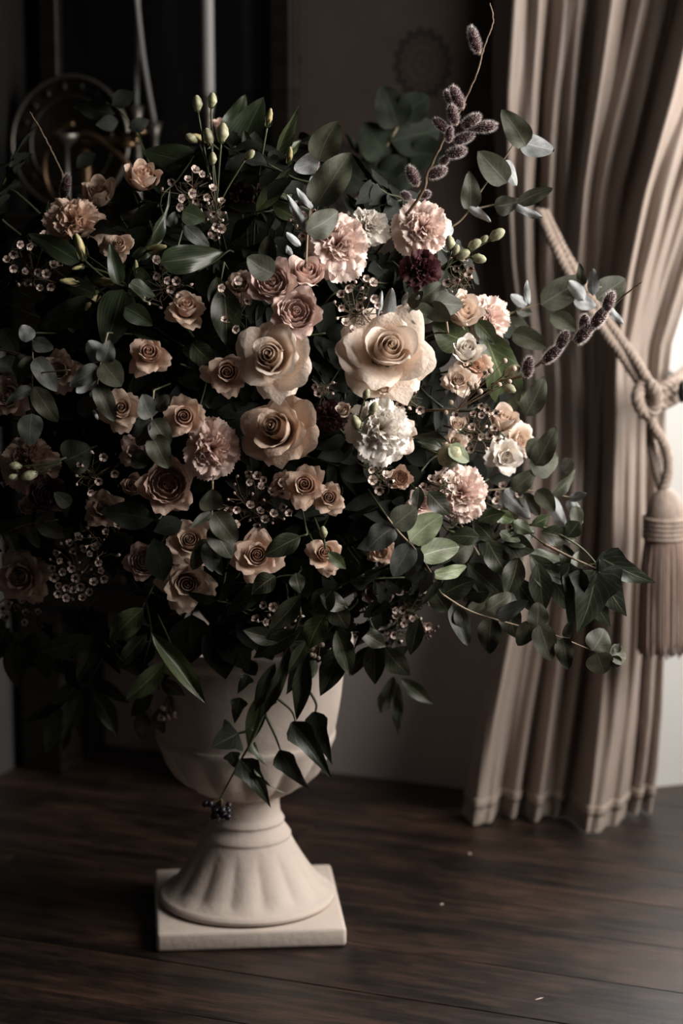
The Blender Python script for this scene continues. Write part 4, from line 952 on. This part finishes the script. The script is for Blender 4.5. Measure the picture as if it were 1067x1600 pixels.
euc('eucalyptus stem with white curled leaves right of the pale pink carnation', [(745, 768), (800, 764), (850, 770), (908, 780)],
 [(836, 728, 866, 668, 34, 0), (826, 726, 884, 716, 48, 0), (878, 738, 900, 712, 24, 178), (838, 766, 868, 800, 28, 10), (785, 766, 826, 806, 32, 175), (862, 774, 908, 738, 20, 20), (858, 774, 886, 826, 22, 175), (888, 780, 922, 771, 15, 170), (888, 780, 910, 818, 20, 175), (800, 766, 835, 735, 30, 0), (815, 770, 842, 805, 24, 0), (820, 700, 858, 700, 36, 0), (900, 790, 902, 830, 22, 0), (820, 650, 850, 590, 36, 0)], dfix=3.62)
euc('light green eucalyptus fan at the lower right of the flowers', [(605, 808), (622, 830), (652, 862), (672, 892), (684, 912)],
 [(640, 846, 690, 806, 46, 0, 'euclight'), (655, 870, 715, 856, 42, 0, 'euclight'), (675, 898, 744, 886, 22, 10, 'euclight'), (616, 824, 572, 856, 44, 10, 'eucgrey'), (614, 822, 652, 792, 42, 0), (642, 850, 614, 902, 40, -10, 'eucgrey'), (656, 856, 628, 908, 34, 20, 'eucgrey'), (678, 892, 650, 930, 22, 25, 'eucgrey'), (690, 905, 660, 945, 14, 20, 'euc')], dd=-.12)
euc('grey eucalyptus leaves above the largest cream rose', [(700, 520), (690, 480), (650, 470), (622, 482)],
 [(668, 470, 730, 476, 40, 0), (664, 478, 706, 498, 34, 10), (640, 482, 690, 502, 36, 0), (604, 498, 613, 449, 22, 175), (590, 494, 597, 454, 10, 180), (630, 478, 637, 452, 9, 180), (652, 484, 654, 454, 10, 175), (655, 470, 690, 440, 28, 0), (640, 480, 660, 455, 20, 0)], dd=-.02)
euc('grey eucalyptus hanging straight down at the far left', [[(50, 520), (51, 560), (50, 620), (49, 690)], [(-10, 545), (20, 550), (50, 558)], [(10, 590), (60, 583), (110, 578)]],
 [(50, 532, 32, 506, 26, 170, 'eucgrey'), (52, 532, 84, 548, 26, 0, 'eucgrey'), (49, 557, 26, 604, 24, 5), (53, 560, 92, 608, 34, 0, 'eucgrey'), (49, 606, 10, 626, 18, 20, 'eucgrey'), (53, 604, 94, 664, 34, 0), (50, 646, 48, 698, 40, 0, 'eucgrey'), (4, 512, 26, 556, 32, 0), (0, 560, 26, 592, 36, 0, 'eucgrey'), (44, 560, 14, 580, 26, 10, 'eucgrey')], dd=-.05)
euc('grey eucalyptus tip drooping above the tan rose on the left', [(168, 520), (158, 560), (152, 600), (146, 640)],
 [(158, 566, 136, 532, 32, 165, 'eucgrey'), (160, 566, 172, 536, 30, 0, 'eucgrey'), (160, 566, 190, 604, 42, 0), (155, 574, 110, 604, 30, 5, 'eucgrey'), (150, 590, 117, 610, 26, 165, 'eucgrey'), (152, 600, 181, 658, 32, 0), (142, 610, 160, 632, 15, 178), (147, 622, 118, 656, 30, 10), (146, 640, 154, 660, 6, 178)], dd=-.07)
euc('grey eucalyptus tip between the tan rose and the peach carnation', [(240, 610), (237, 650), (234, 690), (228, 720)],
 [(238, 652, 220, 614, 36, 0, 'eucgrey'), (236, 656, 204, 682, 26, 0, 'eucgrey'), (236, 672, 209, 698, 26, 5, 'eucgrey'), (238, 655, 270, 700, 36, 0), (238, 680, 264, 732, 38, 0), (231, 694, 233, 714, 13, 178), (228, 706, 206, 730, 30, 0), (240, 640, 262, 620, 26, 0)], dd=-.07)
euc('dark eucalyptus hanging over the tan rose at the lower left', [(332, 752), (331, 800), (328, 850)],
 [(332, 798, 330, 760, 38, 0), (330, 800, 298, 824, 15, 10), (334, 800, 374, 852, 40, 0), (331, 820, 366, 872, 40, 0), (329, 846, 333, 892, 33, 0, 'eucgrey'), (326, 842, 302, 894, 30, 0), (328, 850, 345, 900, 24, 0)], dd=-.07)
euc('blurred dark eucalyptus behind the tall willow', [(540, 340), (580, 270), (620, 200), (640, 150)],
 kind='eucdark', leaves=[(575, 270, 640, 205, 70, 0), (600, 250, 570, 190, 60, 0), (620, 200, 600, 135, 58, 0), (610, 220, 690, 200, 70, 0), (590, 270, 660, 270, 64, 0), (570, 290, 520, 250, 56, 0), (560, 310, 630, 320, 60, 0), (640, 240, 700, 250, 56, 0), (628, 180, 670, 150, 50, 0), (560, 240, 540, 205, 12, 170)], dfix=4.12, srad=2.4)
euc('long eucalyptus stem reaching right past the hanging tassel', [(690, 928), (735, 955), (800, 975), (860, 990), (930, 1018), (978, 1030)],
 [(706, 945, 730, 1008, 30, 5, 'eucgrey'), (715, 950, 735, 1000, 24, 10), (768, 966, 762, 1024, 38, 0), (778, 968, 828, 938, 24, 5, 'eucgrey'), (760, 955, 800, 925, 30, 0), (832, 972, 808, 1010, 30, 0), (842, 975, 862, 1034, 38, 0), (838, 980, 840, 940, 34, 0), (880, 996, 886, 1046, 30, 10), (884, 996, 890, 972, 16, 0), (925, 1016, 946, 980, 42, 0), (932, 1020, 944, 1054, 44, 0), (952, 1024, 986, 1018, 34, 0), (955, 1025, 966, 1044, 24, 0), (964, 1020, 968, 1006, 12, 0)], dfix=3.46)
euc('grey eucalyptus leaves under the light green fan', [(720, 820), (750, 870), (770, 905), (790, 935)],
 [(742, 850, 728, 822, 40, 0), (748, 868, 765, 905, 34, 0, 'eucgrey'), (735, 885, 768, 868, 26, 10, 'eucgrey'), (742, 890, 770, 920, 30, 0, 'eucgrey'), (760, 900, 722, 945, 40, 0), (770, 905, 735, 960, 36, 10), (700, 870, 745, 845, 40, 0), (780, 930, 820, 945, 22, 0, 'eucgrey')], dd=-.01)
euc('dim eucalyptus at the far left edge below the ranunculus', [(0, 835), (40, 820), (90, 812)], [(0, 810, 24, 862, 26, 0), (40, 820, 62, 858, 18, 0), (60, 816, 100, 840, 26, 0), (20, 828, 50, 800, 30, 0), (100, 720, 140, 700, 58, 0), (110, 790, 85, 770, 24, 0)], dd=-.03)

# ------------------------------------------------------------------ lilies, broad green leaves
def leafy(label, stem, leaves, kind, name='leafy_branch', cat='foliage', **kw): return branch(name, label, cat, kind, stem, leaves, smat=kw.pop('smat', 'stem'), **kw)
leafy('lily stem with broad ribbed leaves on the upper left', [(225, 470), (200, 448), (165, 420), (130, 395)],
 [(192, 452, 164, 548, 60, 0), (150, 472, 46, 522, 44, 0), (124, 410, 40, 360, 34, 0), (108, 470, 118, 530, 34, 0), (196, 508, 268, 532, 18, 20), (202, 440, 242, 468, 24, 150), (226, 386, 288, 308, 20, 40), (150, 460, 90, 440, 30, 10), (250, 410, 356, 392, 46, 0), (186, 445, 172, 378, 26, 10), (195, 480, 238, 508, 34, 0), (205, 400, 262, 380, 22, 20), (210, 420, 238, 440, 20, 0)], 'lily', 'lily', 'lily', dd=-.05, srad=2.2)
leafy('tall broad lily leaves standing at the top centre', [(395, 310), (400, 270), (410, 230)],
 [(362, 250, 412, 150, 58, 0), (352, 215, 383, 143, 34, 0), (425, 262, 462, 160, 24, 25, 'green'), (310, 262, 222, 236, 50, 0), (432, 255, 470, 215, 20, 0, 'green'), (400, 270, 380, 200, 30, 0), (420, 300, 500, 310, 30, 0, 'green'), (425, 320, 470, 345, 26, 0, 'green'), (400, 330, 455, 262, 30, 0, 'green'), (362, 262, 402, 292, 10, 160, 'eucgrey')], 'lily', 'lily', 'lily', dd=.07, srad=2.2)
leafy('large curved green leaf behind the right edge roses', [(745, 505), (760, 530)], [(752, 512, 830, 668, 66, -10, 'green'), (735, 535, 672, 505, 56, 0, 'green'), (742, 500, 775, 540, 30, 10, 'green'), (812, 610, 826, 640, 24, 0, 'green')], 'green', dd=.03)
leafy('shiny grey-green leaf over the tall lisianthus feet', [(275, 395), (285, 360)], [(288, 352, 330, 388, 24, 0, 'eucgrey'), (265, 355, 272, 332, 18, 0, 'eucgrey'), (285, 330, 322, 345, 34, 0)], 'lily', dd=-.05)
leafy('pair of dark pointed leaves right of the upright peach rose', [(350, 410), (345, 440)], [(338, 432, 346, 500, 36, 0), (348, 445, 352, 540, 50, 0), (300, 535, 335, 575, 36, 0)], 'lance', dd=-.02)
leafy('dark glossy leaf across the lower centre peach rose', [(480, 835), (455, 842)], [(470, 838, 412, 872, 36, 0, 'lance'), (512, 862, 542, 890, 20, 0, 'green'), (430, 900, 394, 926, 34, 0, 'lance'), (462, 895, 470, 925, 26, 0)], 'lance', dd=-.06)
leafy('glossy leaf in front of the pale pink carnation', [(655, 770), (670, 775)], [(668, 768, 708, 806, 34, 0, 'lance'), (690, 700, 655, 690, 16, 0), (655, 760, 650, 800, 20, 0), (700, 700, 730, 722, 30, 0, 'euclight'), (700, 690, 640, 676, 18, 20)], 'lance', dd=-.05)
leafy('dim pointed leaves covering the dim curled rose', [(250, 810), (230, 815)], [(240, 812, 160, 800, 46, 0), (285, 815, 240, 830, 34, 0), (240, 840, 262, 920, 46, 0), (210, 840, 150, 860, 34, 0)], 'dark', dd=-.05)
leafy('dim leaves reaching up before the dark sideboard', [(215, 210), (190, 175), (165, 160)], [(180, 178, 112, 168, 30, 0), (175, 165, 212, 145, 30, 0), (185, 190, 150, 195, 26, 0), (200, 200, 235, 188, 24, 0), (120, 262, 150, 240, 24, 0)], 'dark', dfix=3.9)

# ------------------------------------------------------------------ hanging laurel-like foliage
def lau(label, stem, leaves, **kw): return branch('laurel_branch', label, 'foliage', kw.pop('kind', 'lance'), stem, leaves, smat='stem', group='hanging leafy branches', **kw)
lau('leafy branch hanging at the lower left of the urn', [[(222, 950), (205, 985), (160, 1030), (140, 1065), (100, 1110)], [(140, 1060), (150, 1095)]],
 [(224, 950, 168, 1008, 42, 0, 'green', -.03), (146, 995, 52, 1030, 38, 0, 'green', -.03), (140, 1046, 68, 1042, 26, 0), (136, 1066, 78, 1100, 28, 0, 'green', -.03), (102, 1098, 34, 1132, 18, 15), (96, 1106, 70, 1180, 28, 0, 'green', -.03), (126, 1082, 100, 1152, 30, 0, 'green', -.03), (146, 1078, 182, 1152, 30, 0, 'green', -.03), (144, 1058, 202, 1102, 22, 0), (104, 1130, 98, 1178, 20, 0), (160, 1090, 182, 1128, 22, 0), (150, 990, 120, 1060, 30, 0), (185, 1010, 215, 1060, 26, 0), (130, 1080, 125, 1155, 26, 0)], dd=-.02)  # lighter green leaf colour stands in for light on some of these leaves
lau('leafy branch with long narrow leaf over the left of the urn', [[(228, 940), (236, 990), (225, 1040), (235, 1090)], [(246, 960), (268, 1010), (272, 1050)]],
 [(236, 988, 318, 1098, 32, 0, 'green', -.03), (230, 990, 178, 1052, 26, 0), (258, 1035, 196, 1092, 36, 0, 'green', -.03), (222, 1110, 226, 1164, 28, 0), (250, 1106, 254, 1152, 28, 0, 'green', -.03), (268, 1112, 298, 1130, 16, 0), (262, 1028, 316, 1068, 14, 10), (240, 1085, 195, 1125, 24, 0), (250, 1060, 290, 1090, 24, 0)], dd=-.04)  # lighter green leaves again have light painted into their colour
lau('dark leaves at the lower left edge of the picture', [(45, 960), (25, 1000)], [(18, 1000, 30, 1078, 40, 0), (10, 980, -15, 1040, 36, 0), (50, 1005, 75, 1060, 30, 0), (55, 990, 20, 1055, 36, 0)], dd=-.02)
lau('long narrow leaves hanging over the front of the urn bowl', [[(470, 960), (455, 1000), (440, 1050)], [(490, 980), (478, 1020)]],
 [(430, 1036, 398, 1112, 26, 0), (412, 1080, 386, 1168, 30, 5, 'green'), (452, 1010, 418, 1130, 24, 0), (480, 1020, 466, 1124, 30, 0), (536, 1002, 502, 1088, 40, 0), (498, 1000, 440, 1000, 30, 5), (470, 985, 390, 1030, 34, 0), (440, 1000, 378, 985, 30, 0), (525, 985, 545, 1055, 34, 0), (550, 1020, 520, 1060, 14, 10), (480, 1000, 450, 1052, 22, 0), (508, 960, 478, 1015, 40, 10, 'green'), (520, 940, 545, 990, 36, 0), (500, 930, 548, 950, 32, 0), (470, 930, 420, 985, 34, 0), (420, 910, 345, 965, 32, 0), (520, 920, 488, 960, 40, 0, 'green'), (492, 1030, 484, 1064, 22, 170)], dd=-.06)
lau('leaf cluster hanging below the lowest waxflowers on the right', [(580, 975), (600, 1015), (622, 1060)],
 [(600, 1010, 644, 1064, 36, 0), (615, 1056, 596, 1130, 30, 0), (622, 1066, 620, 1154, 20, 0), (626, 1060, 678, 1102, 24, 0), (585, 1000, 585, 1072, 36, 0), (575, 1010, 545, 1062, 22, 0), (600, 1005, 570, 1050, 34, 0), (600, 1040, 640, 1010, 24, 0), (655, 965, 640, 1025, 28, 0), (560, 985, 612, 1010, 30, 0)], dd=-.05)
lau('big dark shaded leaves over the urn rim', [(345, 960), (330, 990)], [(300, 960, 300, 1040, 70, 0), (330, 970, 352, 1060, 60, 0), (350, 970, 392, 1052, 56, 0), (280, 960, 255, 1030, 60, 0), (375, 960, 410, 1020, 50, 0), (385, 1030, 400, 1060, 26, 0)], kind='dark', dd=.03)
lau('dense leafy branch spreading right below the white curled leaves', [[(700, 830), (760, 842), (820, 862), (880, 885), (935, 880)], [(770, 845), (830, 820), (900, 850), (935, 885)]],
 [(828, 866, 882, 936, 40, 0), (822, 862, 886, 886, 26, 150), (750, 840, 700, 838, 30, 0), (770, 845, 740, 815, 28, 0), (790, 850, 840, 825, 34, 0), (785, 850, 835, 860, 38, 0), (760, 842, 800, 905, 40, 0), (810, 870, 790, 935, 36, 0), (850, 890, 905, 905, 36, 0), (840, 880, 850, 960, 38, 0), (860, 900, 900, 960, 34, 0), (800, 900, 850, 965, 34, 0), (830, 820, 862, 806, 20, 20, 'green'), (800, 815, 830, 835, 24, 160), (845, 830, 905, 845, 34, 0), (880, 850, 900, 905, 26, 0), (750, 812, 790, 800, 24, 0, 'green'), (770, 800, 815, 818, 22, 0, 'green'), (780, 830, 812, 850, 20, 150), (905, 860, 895, 905, 22, 0), (730, 880, 790, 935, 44, 0), (790, 940, 810, 1000, 38, 0), (765, 925, 720, 930, 36, 0), (690, 930, 745, 905, 40, 0), (905, 815, 885, 840, 30, 0), (700, 955, 670, 920, 36, 0)], dfix=3.52, srad=2.4, kind='lance')
branch('ivy_trail', 'ivy shoot with dark lobed leaves reaching furthest right to the tassel', 'ivy', 'ivy', [(850, 850), (890, 870), (930, 888)], [(936, 870, 1038, 918, 56, 0), (930, 892, 900, 992, 84, 0), (936, 892, 988, 968, 74, 0), (906, 888, 882, 1000, 46, 0), (930, 880, 985, 880, 46, 20), (890, 880, 880, 930, 36, 0), (925, 930, 960, 985, 50, 0)], dfix=3.47, smat='twig', srad=2.6)
ivy = branch('ivy_trail', 'ivy trail with black berries hanging in front of the urn', 'ivy', 'ivy', [[(452, 985), (432, 1075), (410, 1120), (392, 1160), (372, 1195), (338, 1258)], [(432, 1090), (455, 1110), (462, 1130)], [(415, 1118), (430, 1150), (438, 1172)], [(395, 1140), (372, 1146), (352, 1150)], [(480, 1075), (494, 1100), (490, 1120)], [(398, 1160), (404, 1185), (398, 1205)]],
 [(372, 1146, 328, 1168, 62, 0), (376, 1186, 424, 1262, 46, 10), (396, 1198, 432, 1258, 26, 60), (437, 1172, 484, 1250, 40, 10), (456, 1128, 520, 1218, 46, 0), (490, 1112, 518, 1198, 42, 20), (392, 1164, 412, 1202, 18, 160), (375, 1090, 366, 1135, 30, 0), (360, 1175, 372, 1205, 30, 0), (425, 1085, 405, 1125, 26, 0), (468, 1040, 448, 1085, 36, 0), (388, 1055, 372, 1085, 26, 0)], dfix=3.56, smat='stem', srad=2.6)
pz0 = ivy.matrix_basis.translation; mb = MB().ball((0, 0, 0), 1, 1, 1, 10, 7).mesh('berry', M['berry']); bq = random.Random(2); st = MB(); e0 = P(345, 1248, 3.56) - pz0
for i in range(17):
    p = P(338 + bq.uniform(-18, 20), 1266 + bq.uniform(-10, 12), 3.56 + bq.uniform(-.012, .012)); link('berry', mb, ivy, Matrix.Translation(p - pz0) @ Matrix.Scale(.0062 * bq.uniform(.85, 1.1), 4)); st.tube([e0, p - pz0], .0009, 4, False)
st.build('berry_stalks', M['twig'], ivy)

# ------------------------------------------------------------------ shaded filler sprigs, each named after the flower it grows by
fq = random.Random(11); seen = set()
def side_word(dx, dy):
    h = 'left' if dx < 0 else 'right'; v = 'upper' if dy < 0 else 'lower'
    if abs(dx) > 2.2 * abs(dy): return h + ' of'
    if abs(dy) > 2.2 * abs(dx): return 'above' if dy < 0 else 'below'
    return v + ' ' + h + ' of'
def sprig_label(px, py):
    fs = sorted(FL, key=lambda q: (q[0] - px) ** 2 + (q[1] - py) ** 2)[:6]
    c = ['dark leaf sprig %s the %s' % (side_word(px - f[0], py - f[1]), f[2]) for f in fs[:2]]
    c += ['dark leaf sprig between the %s and the %s' % (fs[i][2], fs[j][2]) for i in range(6) for j in range(i + 1, 6)]
    for l in c:
        if l not in seen and len(l.split()) <= 16: seen.add(l); return l
    return c[0]
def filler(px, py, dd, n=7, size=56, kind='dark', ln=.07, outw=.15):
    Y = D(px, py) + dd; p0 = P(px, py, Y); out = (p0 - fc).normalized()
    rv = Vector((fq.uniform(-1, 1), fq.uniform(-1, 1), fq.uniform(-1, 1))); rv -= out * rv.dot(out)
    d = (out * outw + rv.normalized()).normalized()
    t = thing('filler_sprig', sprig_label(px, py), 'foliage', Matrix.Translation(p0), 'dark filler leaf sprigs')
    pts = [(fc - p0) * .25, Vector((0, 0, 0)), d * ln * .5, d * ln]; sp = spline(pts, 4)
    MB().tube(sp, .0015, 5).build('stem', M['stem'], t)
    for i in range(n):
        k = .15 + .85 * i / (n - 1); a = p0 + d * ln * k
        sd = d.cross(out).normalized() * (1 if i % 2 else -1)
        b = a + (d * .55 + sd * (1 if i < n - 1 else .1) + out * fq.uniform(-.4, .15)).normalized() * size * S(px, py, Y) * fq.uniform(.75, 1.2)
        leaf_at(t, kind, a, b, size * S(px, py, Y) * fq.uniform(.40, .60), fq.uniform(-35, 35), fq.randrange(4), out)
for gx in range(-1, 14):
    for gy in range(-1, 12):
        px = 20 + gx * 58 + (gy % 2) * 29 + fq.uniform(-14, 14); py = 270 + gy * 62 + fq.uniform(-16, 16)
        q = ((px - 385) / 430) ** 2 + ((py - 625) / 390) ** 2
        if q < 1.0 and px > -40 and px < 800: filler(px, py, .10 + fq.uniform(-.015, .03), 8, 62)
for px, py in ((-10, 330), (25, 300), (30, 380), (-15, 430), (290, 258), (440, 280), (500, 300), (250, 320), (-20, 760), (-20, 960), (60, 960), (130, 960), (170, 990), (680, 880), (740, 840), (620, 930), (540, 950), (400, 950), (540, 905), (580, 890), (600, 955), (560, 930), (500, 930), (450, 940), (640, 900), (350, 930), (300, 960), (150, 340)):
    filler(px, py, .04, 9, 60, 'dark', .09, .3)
# fallen specks on the boards
for x, y, lab in ((690, 1414, 'tiny pale petal fallen on the boards right of the urn'), (734, 1335, 'tiny fallen petal near the foot of the curtain'), (842, 1562, 'thin dry stalk fragment on the boards at the lower right')):
    d = ray(x, y); g = CAM + d * (-CAM.z / d.z); o = MB().ball((0, 0, 0), .0035 if x != 842 else .009, .0025 if x != 842 else .0009, .0010, 8, 5).build('fallen_petal' if x != 842 else 'stalk_fragment', M['wax_petal'], m=Matrix.Translation(g + Vector((0, 0, .0014))) @ rz(.6)); tag(o, lab, 'petal' if x != 842 else 'stalk')
